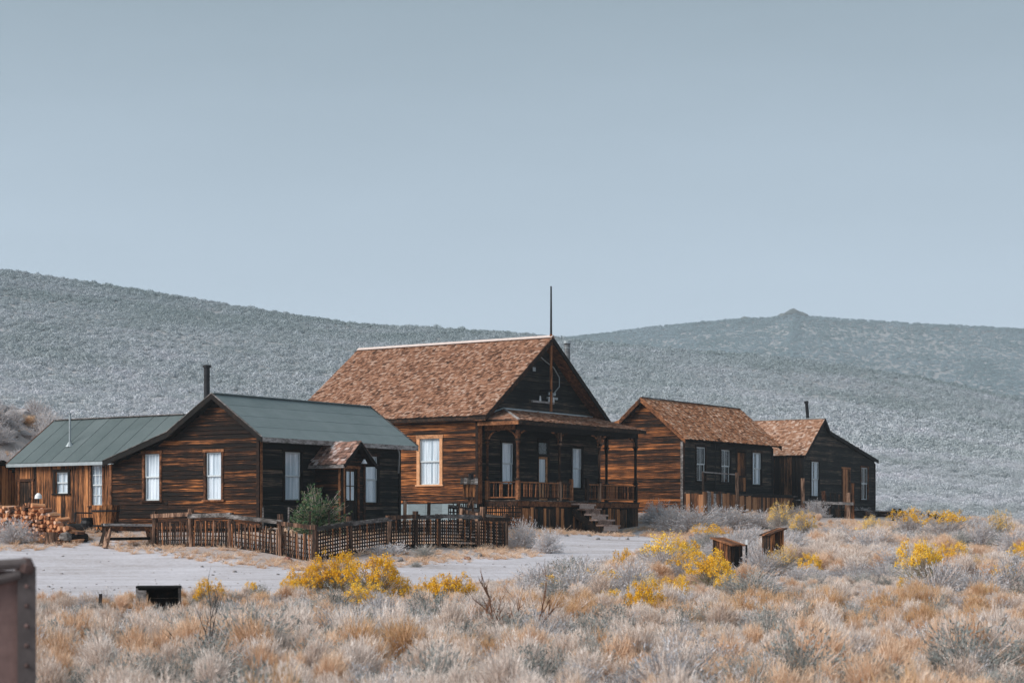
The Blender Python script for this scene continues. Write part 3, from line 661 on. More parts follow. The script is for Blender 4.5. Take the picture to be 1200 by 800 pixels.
def annex():
    h = empty('cottage_annex', 'long low board and batten annex with dark green roof left of the nearest cottage', 'house', street(.6, 7.12), RZ)
    Z0 = .15
    ow = [(.95, 1.55, .87, 2.36), (2.75, 3.42, 1.33, 2.12), (4.7, 5.35, .5, 1.80)]
    w = wall(h, (0, 0, 0), Y_, NX, Z0, [(0, 2.47), (5.6, 2.47)], ow, style='vert', pitch=.23, mat='plank_warm', name='plank_wall')
    a = .1
    window(h, (0, 0, 0), Y_, NX, *ow[0], cols=3, rows=(2, 2), curtain='full', casing='trim_rust', cw=.08)
    window(h, (0, 0, 0), Y_, NX, *ow[1], cols=2, rows=(1, 1), curtain='full', casing='trim_dark', cw=.1)
    mb = MB(); mb.box(-.02, .02, 4.72, 5.33, .5, 1.78); d = mb.build('door', M['plank_dark'], h, label='low dark brown door')
    mb = MB(); mb.box(-.055, -.0, 4.6, 4.7, .4, 1.8); mb.box(-.055, -.0, 5.35, 5.45, .4, 1.8); mb.box(-.06, -.0, 4.55, 5.5, 1.8, 1.9); mb.build('door_frame', M['trim_rust'], h)
    mb = MB(); mb.tube([(-.06, 4.8, 1.15), (-.02, 4.8, 1.15)], .025, 8); mb.build('door_knob', M['metal_dark'], d)
    wall(h, (0, 5.6, 0), X_, Y_, Z0, [(0, 2.47), (2.1, 4.0), (4.2, 2.47)], [], style='vert', pitch=.25, mat='plank_warm', name='end_wall')
    wall(h, (4.2, 0, 0), Y_, X_, Z0, [(0, 2.47), (5.6, 2.47)], [], style='vert', pitch=.3, mat='plank_warm', name='back_wall')
    mb = MB(); mb.box(.1, 4.1, -.05, 5.5, Z0 - .6, Z0 + .05); mb.box(2.0, 2.05, 0, 5.5, Z0 + .05, 2.4); mb.build('interior', M['interior'], h)
    mb = MB(); mb.box(.0, .04, -.1, 5.6, Z0 - .6, Z0); mb.build('foundation', M['backing'], h)
    RPx = [(-.28, 2.47), (2.1, 4.20), (4.5, 2.47)]
    y0, y1 = -1.1, 5.78
    for (xa, za), (xb, zb) in zip(RPx, RPx[1:]):
        roof_slab(h, [(xa, y0, za), (xb, y0, zb), (xb, y1, zb), (xa, y1, za)], .05, 'trim_dark', 'roof')
        n = Vector((-(zb - za), 0, xb - xa)).normalized(); k = 9
        for j in range(k):   # strips run from ridge to eave, each lapping the next
            a = y0 + (y1 - y0) * j / k; b = y0 + (y1 - y0) * (j + 1) / k + .06
            pts = []
            for (x, z) in ((xa, za), (xb, zb)):
                for yy, lo, hi in ((a, .002, .022), (b, .002, .010)): pts.append((x, yy, z, lo, hi))
            f = lambda q, o: (q[0] + n.x * q[o], q[1], q[2] + n.z * q[o])
            A, B, Cc, D = pts[0], pts[1], pts[3], pts[2]
            mb = MB(); mb.hexa([f(A, 3), f(B, 3), f(Cc, 3), f(D, 3), f(A, 4), f(B, 4), f(Cc, 4), f(D, 4)]); mb.build('roofing_strip', M['green_roof_dark'], h)
    mb = MB(); mb.box(-.32, -.285, y0 + .9, y1, 2.34, 2.46); mb.build('fascia', M['metal_grey'], h)
    mb = MB(); mb.bar((2.1, y0, 4.235), (2.1, y1, 4.235), .2, .03); mb.build('ridge_cap', M['grey_wood'], h)
    mb = MB(); mb.bar((-.28, y1 + .02, 2.42), (2.1, y1 + .02, 4.15), .04, .14); mb.bar((4.5, y1 + .02, 2.42), (2.1, y1 + .02, 4.15), .04, .14); mb.build('rake_board', M['trim_rust'], h)
    px, py = .62, 3.35; zr = 2.47 + (px + .28) * (4.20 - 2.47) / 2.38
    mb = MB(); mb.tube([(px, py, zr - .1), (px, py, zr + 1.2)], .04, 8); p = mb.build('stovepipe', M['metal_grey'], h)
    mb = MB(); mb.tube([(px, py, zr - .04), (px, py, zr + .14)], [.17, .06], 10); mb.tube([(px, py, zr + 1.18), (px, py, zr + 1.22)], .065, 8); mb.build('pipe_flashing', M['metal_grey'], p)
    return h
annex()

# =====================================================================================
# big house with the long porch
# =====================================================================================
def porch_house():
    o2 = street(15.33, 1.7)
    h = empty('porch_house', 'tallest house with brown shake roof, long railed porch and flagpole on its gable', 'house', o2, RZ)
    Wd, Ln = 9.5, 9.7; cx = 4.70; PZ = 8.20; sl = .71; F0 = 1.21
    def rz(x, o=0): return PZ - abs(x - cx) * sl - o
    gp = [(0, rz(0, .14)), (cx, rz(cx, .14)), (Wd, rz(Wd, .14))]
    of = [(1.69, 2.55, 1.9, 3.61), (4.37, 5.32, 1.25, 3.85), (7.19, 7.99, 1.82, 3.57)]
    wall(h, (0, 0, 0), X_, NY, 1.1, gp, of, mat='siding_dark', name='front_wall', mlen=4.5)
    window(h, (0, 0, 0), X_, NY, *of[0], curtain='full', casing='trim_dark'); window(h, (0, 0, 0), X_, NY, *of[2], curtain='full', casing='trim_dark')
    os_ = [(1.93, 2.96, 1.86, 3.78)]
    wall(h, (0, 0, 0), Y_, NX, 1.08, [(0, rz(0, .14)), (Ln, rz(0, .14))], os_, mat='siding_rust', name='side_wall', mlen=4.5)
    window(h, (0, 0, 0), Y_, NX, *os_[0], curtain='full', casing='trim_tan', cw=.15, cols=1, label='window in a fresh tan casing')
    wall(h, (Wd, 0, 0), Y_, X_, 1.08, [(0, rz(0, .14)), (Ln, rz(0, .14))], [], mat='siding_rust', name='far_side_wall', pitch=.3)
    wall(h, (0, Ln, 0), X_, Y_, 1.08, gp, [], mat='siding_rust', name='back_wall', pitch=.3)
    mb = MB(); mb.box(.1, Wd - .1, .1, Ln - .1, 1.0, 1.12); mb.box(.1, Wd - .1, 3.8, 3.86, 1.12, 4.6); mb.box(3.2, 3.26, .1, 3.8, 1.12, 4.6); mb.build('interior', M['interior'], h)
    # door with transom
    mb = MB(); mb.box(4.370, 4.470, -.05, .0, 1.25, 3.85); mb.box(5.220, 5.320, -.05, .0, 1.25, 3.85); mb.box(4.470, 5.220, -.05, .0, 3.72, 3.85); mb.box(4.470, 5.220, -.045, .0, 3.12, 3.24); mb.build('door_frame', M['trim_dark'], h)
    mb = MB()
    mb.box(4.470, 4.570, .0, .04, 1.25, 3.12); mb.box(5.120, 5.220, .0, .04, 1.25, 3.12); mb.box(4.570, 5.120, .001, .039, 3.02, 3.12); mb.box(4.570, 5.120, .001, .039, 1.25, 1.4); mb.box(4.570, 5.120, .001, .039, 1.95, 2.03); mb.box(4.570, 5.120, .015, .025, 1.4, 1.95)
    dr = mb.build('door', M['trim_tan'], h, label='tan framed door with glazed upper half')
    mb = MB(); mb.box(4.570, 5.120, .016, .02, 2.03, 3.02); mb.build('pane', M['glass'], dr)
    mb = MB(); mb.box(4.570, 5.120, .07, .075, 1.3, 3.05); mb.build('door_curtain', M['curtain'], dr)
    tm = MB(); tm.box(4.470, 5.220, .0, .01, 3.24, 3.72); tm.build('transom_window', M['glass'], h)
    mb = MB(); mb.box(-.058, -.034, -.03, .1, 1.05, 4.68); mb.build('corner_board', M['trim_rust'], h)
    mb = MB(); mb.box(-.02, .2, -.06, -.034, 1.05, 4.62); mb.build('corner_board', M['trim_rust'], h)
    # foundation: pale tin under the side wall
    a = .02; k = 0
    while a < Ln:
        mb = MB(); mb.box(-.03 - .006 * (k % 2), .0, a, min(a + .9, Ln), -.3, 1.06); mb.build('tin_sheet', M['blue_tin'], h); a += .88; k += 1
    mb = MB(); mb.box(.02, Wd, .0, .05, -.3, 1.1); mb.box(Wd - .05, Wd, .05, Ln, -.3, 1.06); mb.box(.02, Wd - .05, Ln - .05, Ln, -.3, 1.06); mb.build('foundation', M['backing'], h)
    # main roof
    ov = .33; y0, y1 = -.60, Ln + .3
    for sg in (-1, 1):
        xe = cx + sg * (cx + ov); ze = rz(0) - ov * sl
        roof_slab(h, [(cx, y0, PZ), (cx, y1, PZ), (xe, y1, ze), (xe, y0, ze)], .06, 'trim_dark', 'roof')
        shingles(h, (cx, y0 - .03, PZ + .005), None, (0, y1 - y0 + .06, 0), (xe - cx, 0, ze - PZ), 0, 'shingle_brown', .14, width=(.07, .19), thick=.026, name='shingles')
        mb = MB(); mb.bar((cx, y0 - .03, PZ - .10), (xe, y0 - .03, ze - .10), .04, .20); mb.build('rake_board', M['trim_dark'], h)
        mb = MB(); mb.box(min(xe, xe - sg * .04), max(xe, xe - sg * .04), y0, y1, ze - .17, ze - .04); mb.build('fascia', M['trim_dark'], h)
        mb = MB(); mb.hexa([(cx, y0 + .01, PZ - .20), (cx, -.03, PZ - .20), (xe, -.03, ze - .20), (xe, y0 + .01, ze - .20), (cx, y0 + .01, PZ - .17), (cx, -.03, PZ - .17), (xe, -.03, ze - .17), (xe, y0 + .01, ze - .17)]); mb.build('soffit', M['soffit_wood'], h)
    mb = MB(); mb.bar((cx - .07, y0 - .04, PZ + .055), (cx - .07, y1, PZ + .055), .17, .025, up=(-.57, 0, .82)); mb.bar((cx + .07, y0 - .04, PZ + .055), (cx + .07, y1, PZ + .055), .17, .025, up=(.57, 0, .82)); mb.build('ridge_board', M['ridge_pale'], h)
    # stovepipe behind the right slope
    mb = MB(); mb.tube([(7.45, .4, 6.2), (7.45, .4, 8.24)], .13, 14); c = mb.build('stovepipe', M['metal_mottled'], h, label='peeling grey stovepipe')
    mb = MB(); mb.tube([(7.45, .4, 8.22), (7.45, .4, 8.34)], .19, 14); mb.tube([(7.45, .4, 8.0), (7.45, .4, 8.05)], .15, 14); mb.build('pipe_cap', M['metal_grey'], c)
    # flagpole
    mb = MB(); mb.tube([(4.66, -.55, 5.05), (4.66, -.55, 8.35)], .06, 8); f = mb.build('flagpole', M['door_orange'], h)
    mb = MB(); mb.tube([(4.66, -.55, 8.3), (4.66, -.55, 10.4)], [.05, .035], 8); mb.build('pole_top', M['metal_dark'], f)
    mb = MB(); mb.box(4.58, 4.74, -.60, -.0, 5.9, 5.98); mb.box(4.58, 4.74, -.60, -.4, 7.85, 7.95); mb.build('pole_bracket', M['metal_dark'], f)
    # insulators and cable on the gable
    mb = MB(); mb.box(3.9, 5.6, -.12, -.04, 5.42, 5.50); mb.build('cross_arm', M['grey_wood'], h)
    mb = MB(); mb.box(5.05, 5.9, -.10, -.035, 5.62, 5.72); mb.box(5.2, 5.75, -.09, -.035, 5.8, 5.92); mb.box(4.0, 4.22, -.05, -.03, 6.75, 6.92); mb.build('meter_board', M['metal_grey'], h)
    pts = [(4.45, -.08, 7.6), (4.5, -.1, 7.4), (4.9, -.14, 7.2), (5.5, -.14, 7.0), (5.95, -.14, 6.6), (5.95, -.14, 6.2), (5.6, -.14, 5.95), (5.35, -.14, 5.7), (5.35, -.12, 5.45)]
    mb = MB(); mb.tube(pts, .028, 6); mb.build('cable', M['metal_grey'], h)
    for x in (4.45, 5.15, 5.5): mb = MB(); mb.tube([(x, -.13, 5.5), (x, -.13, 5.72)], [.05, .03], 8); mb.build('insulator', M['metal_white'], h)
    # ---- porch (its own x runs .42 m right of the walls)
    before = set(h.children)
    PD = -1.72; px1 = 9.62; pe = .32; EZ = 4.40; TZ = 4.99
    for k in range(12): mb = MB(); mb.box(-.08, px1 + .08, -.02 - (k + 1) * .146, -.03 - k * .146, F0 - .05, F0 + random.uniform(-.004, .004)); mb.build('deck_board', M['deck'], h)
    mb = MB(); mb.box(-.03, px1 + .03, PD - .03, PD + .01, F0 - .26, F0 - .055); mb.build('rim_beam', M['trim_rust'], h)
    mb = MB(); mb.box(-.06, -.02, PD, -.05, F0 - .26, F0 - .055); mb.build('rim_beam', M['trim_rust'], h)
    mb = MB(); mb.box(.0, px1, PD + .03, PD + .05, -.4, F0 - .06); mb.box(.0, .03, PD + .05, -.06, -.4, F0 - .06); mb.box(px1 - .03, px1, PD + .05, -.06, -.4, F0 - .06); mb.build('foundation', M['backing'], h)
    # skirt of upright boards
    x = 0
    while x < px1 - .1:
        w = random.uniform(.13, .27)
        if True:
            mb = MB(); t_ = random.uniform(-.02, .02); zt = F0 - .27 + random.uniform(-.12, .0); zb = -.35
            mb.hexa([(x, PD - .03, zb), (x + w - .015, PD - .03, zb), (x + w - .015, PD, zb), (x, PD, zb), (x + t_, PD - .03, zt), (x + w - .015 + t_, PD - .03, zt), (x + w - .015 + t_, PD, zt), (x + t_, PD, zt)])
            mb.build('skirt_board', M['plank_dark' if random.random() < .55 and x > 1 else 'plank_warm'], h)
        x += w
    y = PD
    while y < -.1:
        w = random.uniform(.14, .24); mb = MB(); mb.box(-.03, .0, y, min(y + w - .01, -.03), -.35, F0 - .27 + random.uniform(-.05, 0)); mb.build('skirt_board', M['plank_warm'], h); y += w
    # posts
    posts = [(.06, PD + .08), (3.2, PD + .08), (6.4, PD + .08), (px1 - .1, PD + .08), (.06, -.12), (px1 - .1, -.12)]
    for i, (x, y) in enumerate(posts):
        mb = MB(); r = .07
        mb.box(x - r, x + r, y - r, y + r, F0, F0 + .85); mb.tube([(x, y, F0 + .85), (x, y, F0 + .95), (x, y, 3.45), (x, y, 3.55)], [.085, .06, .06, .085], 10); mb.box(x - r, x + r, y - r, y + r, 3.55, 4.06)
        p = mb.build('post', M['post_wood' if i in (1, 2) else 'trim_rust' if i in (0, 4) else 'trim_dark'], h)
        mb = MB(); mb.box(x - .1, x + .1, y - .1, y + .1, 3.62, 3.70); mb.box(x - .1, x + .1, y - .1, y + .1, F0 + .8, F0 + .86)
        mb.build('capital', M['trim_dark'], p)
    # curved brackets
    def arch(p0, p1):
        p0 = Vector(p0); p1 = Vector(p1); L = (p1 - p0).length; d = (p1 - p0) / L; br = min(.55, L / 2)
        for a, s_ in ((p0, 1), (p1, -1)):
            mb = MB(); vs = []; k = 8
            for i in range(k + 1):
                t = i / k * math.pi / 2; r = a + d * s_ * (br * (1 - math.cos(t))); z = 4.05 - .42 * (1 - math.sin(t)); vs.append((r, z))
            for (r0, z0), (r1, z1) in zip(vs, vs[1:]): mb.bar((r0.x, r0.y, z0), (r1.x, r1.y, z1), .04, .06)
            mb.build('bracket', M['trim_rust'], h)
    arch((.13, PD + .08, 0), (3.13, PD + .08, 0)); arch((3.27, PD + .08, 0), (6.33, PD + .08, 0)); arch((6.47, PD + .08, 0), (px1 - .17, PD + .08, 0)); arch((.06, -.19, 0), (.06, PD + .15, 0))
    mb = MB(); mb.box(-.02, px1 + .02, PD + .01, PD + .15, 4.06, 4.34); mb.build('porch_beam', M['trim_dark'], h)
    mb = MB(); mb.box(-.01, .13, PD + .16, -.04, 4.06, 4.34); mb.build('porch_beam', M['trim_rust'], h)
    mb = MB(); mb.box(px1 - .13, px1 + .01, PD + .16, -.04, 4.06, 4.34); mb.build('porch_beam', M['trim_dark'], h)
    # railing
    def rail(p0, p1, mat='trim_rust'):
        p0 = Vector(p0); p1 = Vector(p1); L = (p1 - p0).length; d = (p1 - p0) / L
        mb = MB(); mb.bar(p0 + Vector((0, 0, F0 + .72)), p1 + Vector((0, 0, F0 + .72)), .08, .05); t = mb.build('top_rail', M[mat], h)
        mb = MB(); mb.bar(p0 + Vector((0, 0, F0 + .10)), p1 + Vector((0, 0, F0 + .10)), .06, .05); mb.build('bottom_rail', M[mat], h)
        k = int(L / .135); me = None
        for i in range(k):
            q = p0 + d * (L * (i + .5) / k)
            if me is None: mb = MB(); mb.box(-.02, .02, -.02, .02, F0 + .12, F0 + .70, .0); me = mb.mesh('baluster', M[mat])
            o = bpy.data.objects.new('baluster', me); C.objects.link(o); o.parent = h; o.location = q + Vector((random.uniform(-.01, .01), 0, 0)); o.rotation_euler = (0, random.uniform(-.03, .03) if random.random() > .1 else .12, 0)
    yr = PD + .08
    rail((.06, yr + .09, 0), (.06, -.2, 0)); rail((.15, yr, 0), (3.1, yr, 0), 'trim_rust'); rail((3.3, yr, 0), (4.05, yr, 0), 'trim_rust'); rail((5.45, yr, 0), (6.3, yr, 0), 'trim_rust'); rail((6.5, yr, 0), (px1 - .18, yr, 0), 'trim_rust')
    rail((px1 - .1, yr + .09, 0), (px1 - .1, -.2, 0), 'trim_dark')
    for x, m_ in ((4.12, 'trim_rust'), (5.38, 'post_wood')): mb = MB(); mb.box(x - .07, x + .07, yr - .07, yr + .07, F0, F0 + .92 + (.06 if x > 5 else 0)); mb.build('newel_post', M[m_], h)
    # porch roof (hipped at both ends)
    xe0, xe1, ye = -.50, px1 + .12, PD - .33; xa, xb = 1.35, px1 - 1.3
    A0, A1 = (xe0, ye, EZ), (xe1, ye, EZ); T0, T1 = (xa, -.04, TZ), (xb, -.04, TZ); S0, S1 = (xe0, -.04, EZ + .12), (xe1, -.04, EZ + .12)
    mb = MB(); dz = Vector((0, 0, -.06))
    for poly in ((A0, A1, T1, T0), (S0, A0, T0), (A1, S1, T1)):
        P = [Vector(p) for p in poly]; k = len(P); mb.add([tuple(p) for p in P] + [tuple(p + dz) for p in P], [tuple(range(k)), tuple(range(2 * k - 1, k - 1, -1))] + [(i, k + i, k + (i + 1) % k, (i + 1) % k) for i in range(k)])
    mb.build('porch_roof', M['trim_dark'], h)
    L = xe1 - xe0; down = Vector((0, ye + .04, EZ - TZ))
    shingles(h, (xe0, -.04, TZ + .006), lambda s: ((xa - xe0) * (1 - s), L - (xe1 - xb) * (1 - s)), (L, 0, 0), down, 0, 'shingle_brown', .15, name='porch_shingles')
    # left hip: courses on the triangle
    a_ = Vector(S0); b_ = Vector(A0); t_ = Vector(T0); nrm = (b_ - a_).cross(t_ - a_).normalized(); nrm = nrm if nrm.z > 0 else -nrm
    mb = MB(); K = 10
    for r_ in range(K):
        f0, f1 = r_ / K, min(1, (r_ + 1.4) / K); p0 = a_.lerp(t_, f0); p1 = b_.lerp(t_, f0); q0 = a_.lerp(t_, f1); q1 = b_.lerp(t_, f1); k = max(1, int((p1 - p0).length / .16))
        for i in range(k):
            u0, u1 = i / k + .003, (i + 1) / k - .003
            pts = [p0.lerp(p1, u0), p0.lerp(p1, u1), q0.lerp(q1, u1), q0.lerp(q1, u0)]
            mb.hexa([pts[0] + nrm * .002, pts[1] + nrm * .002, pts[2] + nrm * .001, pts[3] + nrm * .001, pts[0] + nrm * .035, pts[1] + nrm * .035, pts[2] + nrm * .01, pts[3] + nrm * .01])
    mb.build('hip_shingles', M['shingle_brown'], h, kind='stuff')
    mb = MB(); mb.bar(Vector(A0) + Vector((0, 0, .05)), Vector(T0) + Vector((0, 0, .06)), .10, .04); mb.build('hip_board', M['grey_wood'], h)
    mb = MB(); mb.bar(Vector(S0) + Vector((0, -.03, .07)), Vector(T0) + Vector((0, -.03, .07)), .10, .05); mb.build('hip_board', M['metal_grey'], h)
    mb = MB(); mb.bar((xa, -.08, TZ + .05), (xb, -.08, TZ + .03), .12, .06); mb.build('flashing', M['metal_grey'], h)
    mb = MB(); mb.box(xe0, xe1, ye - .03, ye + .0, EZ - .16, EZ - .01); mb.build('fascia', M['trim_dark'], h)
    mb = MB(); mb.box(xe0 - .03, xe0, ye, -.04, EZ - .16, EZ - .01); mb.build('fascia', M['trim_rust'], h)
    mb = MB(); mb.box(xe0, xe1, ye, -.04, 4.345, 4.36); mb.build('porch_ceiling', M['trim_dark'], h)
    # steps
    for k in range(5):
        z = F0 - .14 - k * .225; y = PD - .06 - k * .30
        mb = MB(); mb.bar((4.0 + random.uniform(-.1, .1), y - .16, z), (5.35 + random.uniform(-.1, .1), y - .16, z + random.uniform(-.03, .03)), .36, .07); mb.build('step', M['step_wood'], h)
        mb = MB(); mb.box(4.1, 5.25, y - .31, y - .29, z - .24, z - .037); mb.build('riser', M['step_wood'], h)
    for x in (4.03, 5.32): mb = MB(); mb.bar((x, PD - .05, F0 - .42), (x, PD - 1.5, F0 - 1.46), .05, .30); mb.build('stringer', M['trim_dark'], h)
    for c in h.children:
        if c not in before: c.location.x += .42
    return h
porch_house()

# =====================================================================================
def shake_house():
    h = empty('shake_roof_house', 'rusty brown house with orange shake roof just right of the porch house', 'house', street(31.35, 1.0), RZ)
    F0 = 1.82; Ln = 9.5; RP = [(-.30, 4.28), (2.15, 6.32), (3.35, 5.28), (6.3, 4.35)]
    und = lambda y: prof_z(RP, y) - .12
    gp = [(0, und(0)), (2.15, und(2.15) - .03), (3.35, und(3.35)), (6.0, und(6.0))]
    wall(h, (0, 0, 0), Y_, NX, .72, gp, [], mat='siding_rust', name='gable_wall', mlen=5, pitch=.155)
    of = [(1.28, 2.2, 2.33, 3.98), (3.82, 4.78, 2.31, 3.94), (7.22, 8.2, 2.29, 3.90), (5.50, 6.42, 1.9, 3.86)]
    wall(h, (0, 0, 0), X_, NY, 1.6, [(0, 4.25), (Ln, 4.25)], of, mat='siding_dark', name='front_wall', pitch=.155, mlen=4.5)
    for o in of[:3]: window(h, (0, 0, 0), X_, NY, *o, cols=2, curtain='parted' if o is of[2] else None, casing='trim_dark')
    mb = MB(); a = 5.5
    while a < 6.38: b = min(a + .17, 6.42); mb = MB(); mb.box(a, b - .01, -.035, .0, 2.62, 3.84); mb.build('door_board', M['plank_warm'], h); mb = MB(); mb.box(a, b - .01, -.045, -.0, 1.92, 2.60); mb.build('door_board', M['plank_warm'], h); a = b
    mb = MB(); mb.box(5.4, 5.5, -.06, .0, 1.85, 3.92); mb.box(6.42, 6.52, -.06, .0, 1.85, 3.92); mb.box(5.36, 6.56, -.065, .0, 3.92, 4.02); mb.box(5.5, 6.42, -.055, -.036, 2.60, 2.70); mb.build('door_frame', M['trim_dark'], h)
    wall(h, (Ln, 0, 0), Y_, X_, .72, gp, [], mat='siding_dark', name='far_gable_wall', pitch=.3)
    wall(h, (0, 6.0, 0), X_, Y_, .72, [(0, und(6.0)), (Ln, und(6.0))], [(2.0, 3.0, 2.2, 3.6), (6.8, 8.0, 2.2, 3.6)], mat='siding_rust', name='back_wall', pitch=.3)
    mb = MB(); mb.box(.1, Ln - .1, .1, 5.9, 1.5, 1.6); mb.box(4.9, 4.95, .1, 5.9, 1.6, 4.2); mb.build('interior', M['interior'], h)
    mb = MB(); mb.box(-.06, -.034, -.03, .1, .7, 4.2); mb.build('corner_board', M['grey_wood'], h)
    mb = MB(); mb.box(-.03, .09, -.06, -.034, 1.6, 4.2); mb.build('corner_board', M['trim_rust'], h)
    mb = MB(); mb.box(Ln - .1, Ln + .04, -.06, -.034, 1.6, 4.2); mb.build('corner_board', M['trim_dark'], h)
    mb = MB(); mb.tube([(3.1, -.1, 1.9), (3.1, -.1, 4.15)], .03, 6); mb.build('drain_pipe', M['metal_dark'], h)
    x0, x1 = -.28, Ln + .5
    for (ya, za), (yb, zb) in zip(RP, RP[1:]):
        roof_slab(h, [(x0, ya, za), (x1, ya, za), (x1, yb, zb), (x0, yb, zb)], .06, 'trim_dark', 'roof')
        up, lo = ((ya, za), (yb, zb)) if za > zb else ((yb, zb), (ya, za))
        shingles(h, (x0 - .03, up[0], up[1] + .006), None, (x1 - x0 + .06, 0, 0), (0, lo[0] - up[0], lo[1] - up[1]), 0, 'shingle_orange', .15, width=(.07, .18), thick=.03)
        for xx in (x0 - .05, x1 + .01):
            mb = MB(); mb.hexa([(xx, ya, za - .2), (xx + .04, ya, za - .2), (xx + .04, yb, zb - .2), (xx, yb, zb - .2), (xx, ya, za + .03), (xx + .04, ya, za + .03), (xx + .04, yb, zb + .03), (xx, yb, zb + .03)]); mb.build('rake_board', M['trim_rust'], h)
        mb = MB(); xx = x0 + .02; mb.hexa([(xx, ya, za - .13), (-.0, ya, za - .13), (-.0, yb, zb - .13), (xx, yb, zb - .13), (xx, ya, za - .10), (-.0, ya, za - .10), (-.0, yb, zb - .10), (xx, yb, zb - .10)]); mb.build('soffit', M['trim_dark'], h)
    mb = MB(); mb.bar((x0, 2.12, 6.37), (x1, 2.12, 6.34), .14, .03); mb.build('ridge_board', M['metal_dark'], h)
    # deck, skirt, rail
    D = -1.05
    for k in range(7): mb = MB(); mb.box(.02, Ln + .2, D + k * .148, D + k * .148 + .136, F0 - .10, F0 - .05); mb.build('deck_board', M['deck'], h)
    x = .02
    while x < Ln + .1:
        w = random.uniform(.14, .28); mb = MB(); t_ = random.uniform(-.02, .02); zt = F0 - .10 - (random.uniform(0, .1) if x > 3.3 else random.uniform(-.1, .04))
        mb.hexa([(x, D - .04, .3), (x + w - .015, D - .04, .3), (x + w - .015, D - .005, .3), (x, D - .005, .3), (x + t_, D - .04, zt), (x + w - .015 + t_, D - .04, zt), (x + w - .015 + t_, D - .005, zt), (x + t_, D - .005, zt)])
        mb.build('skirt_board', M['skirt' if random.random() > .12 else 'grey_wood'], h); x += w
    mb = MB(); mb.box(.05, Ln, D + .02, D + .05, .3, F0 - .11); mb.box(.05, .08, D + .05, -.02, .3, F0 - .11); mb.box(.05, Ln, -.0, .05, .3, 1.6); mb.build('foundation', M['backing'], h)
    y = D
    while y < -.1: w = random.uniform(.15, .26); mb = MB(); mb.box(.01, .045, y, min(y + w - .012, -.05), .3, F0 - .12 + random.uniform(-.05, .03)); mb.build('skirt_board', M['skirt'], h); y += w
    mb = MB(); mb.box(3.28, 3.46, D - .14, D - .045, .6, F0 + .95); mb.build('newel_post', M['post_wood'], h)
    mb = MB(); mb.bar((.05, D, F0 + .90), (3.3, D, F0 + .86), .06, .05); mb.build('top_rail', M['grey_wood'], h)
    mb = MB(); mb.box(.03, .11, D - .04, D + .04, F0 - .05, F0 + .88); mb.build('newel_post', M['post_wood'], h)
    mb = MB(); mb.box(3.5, 5.0, D - .08, D - .045, F0 - .16, F0 - .10); mb.build('rim_beam', M['grey_wood'], h)
    mb = MB(); mb.box(5.0, Ln + .15, D - .07, D - .045, F0 - .22, F0 - .11); mb.build('rim_beam', M['trim_dark'], h)
    # stairs going down off the right end of the deck
    for k in range(6):
        z = F0 - .12 - k * .18; x = Ln + .25 + k * .33
        mb = MB(); mb.bar((x + .13, D - .15, z), (x + .13, D + 1.0, z), .30, .05); mb.build('step', M['grey_wood'], h)
        mb = MB(); mb.box(x - .01, x + .012, D - .1, D + .95, z - .18, z - .03); mb.build('riser', M['trim_dark'], h)
    mb = MB(); mb.bar((Ln - .2, D - .22, F0 - .28), (Ln + 2.2, D - .22, F0 - 1.42), .06, .2); mb.build('stringer', M['trim_rust'], h)
    return h
shake_house()

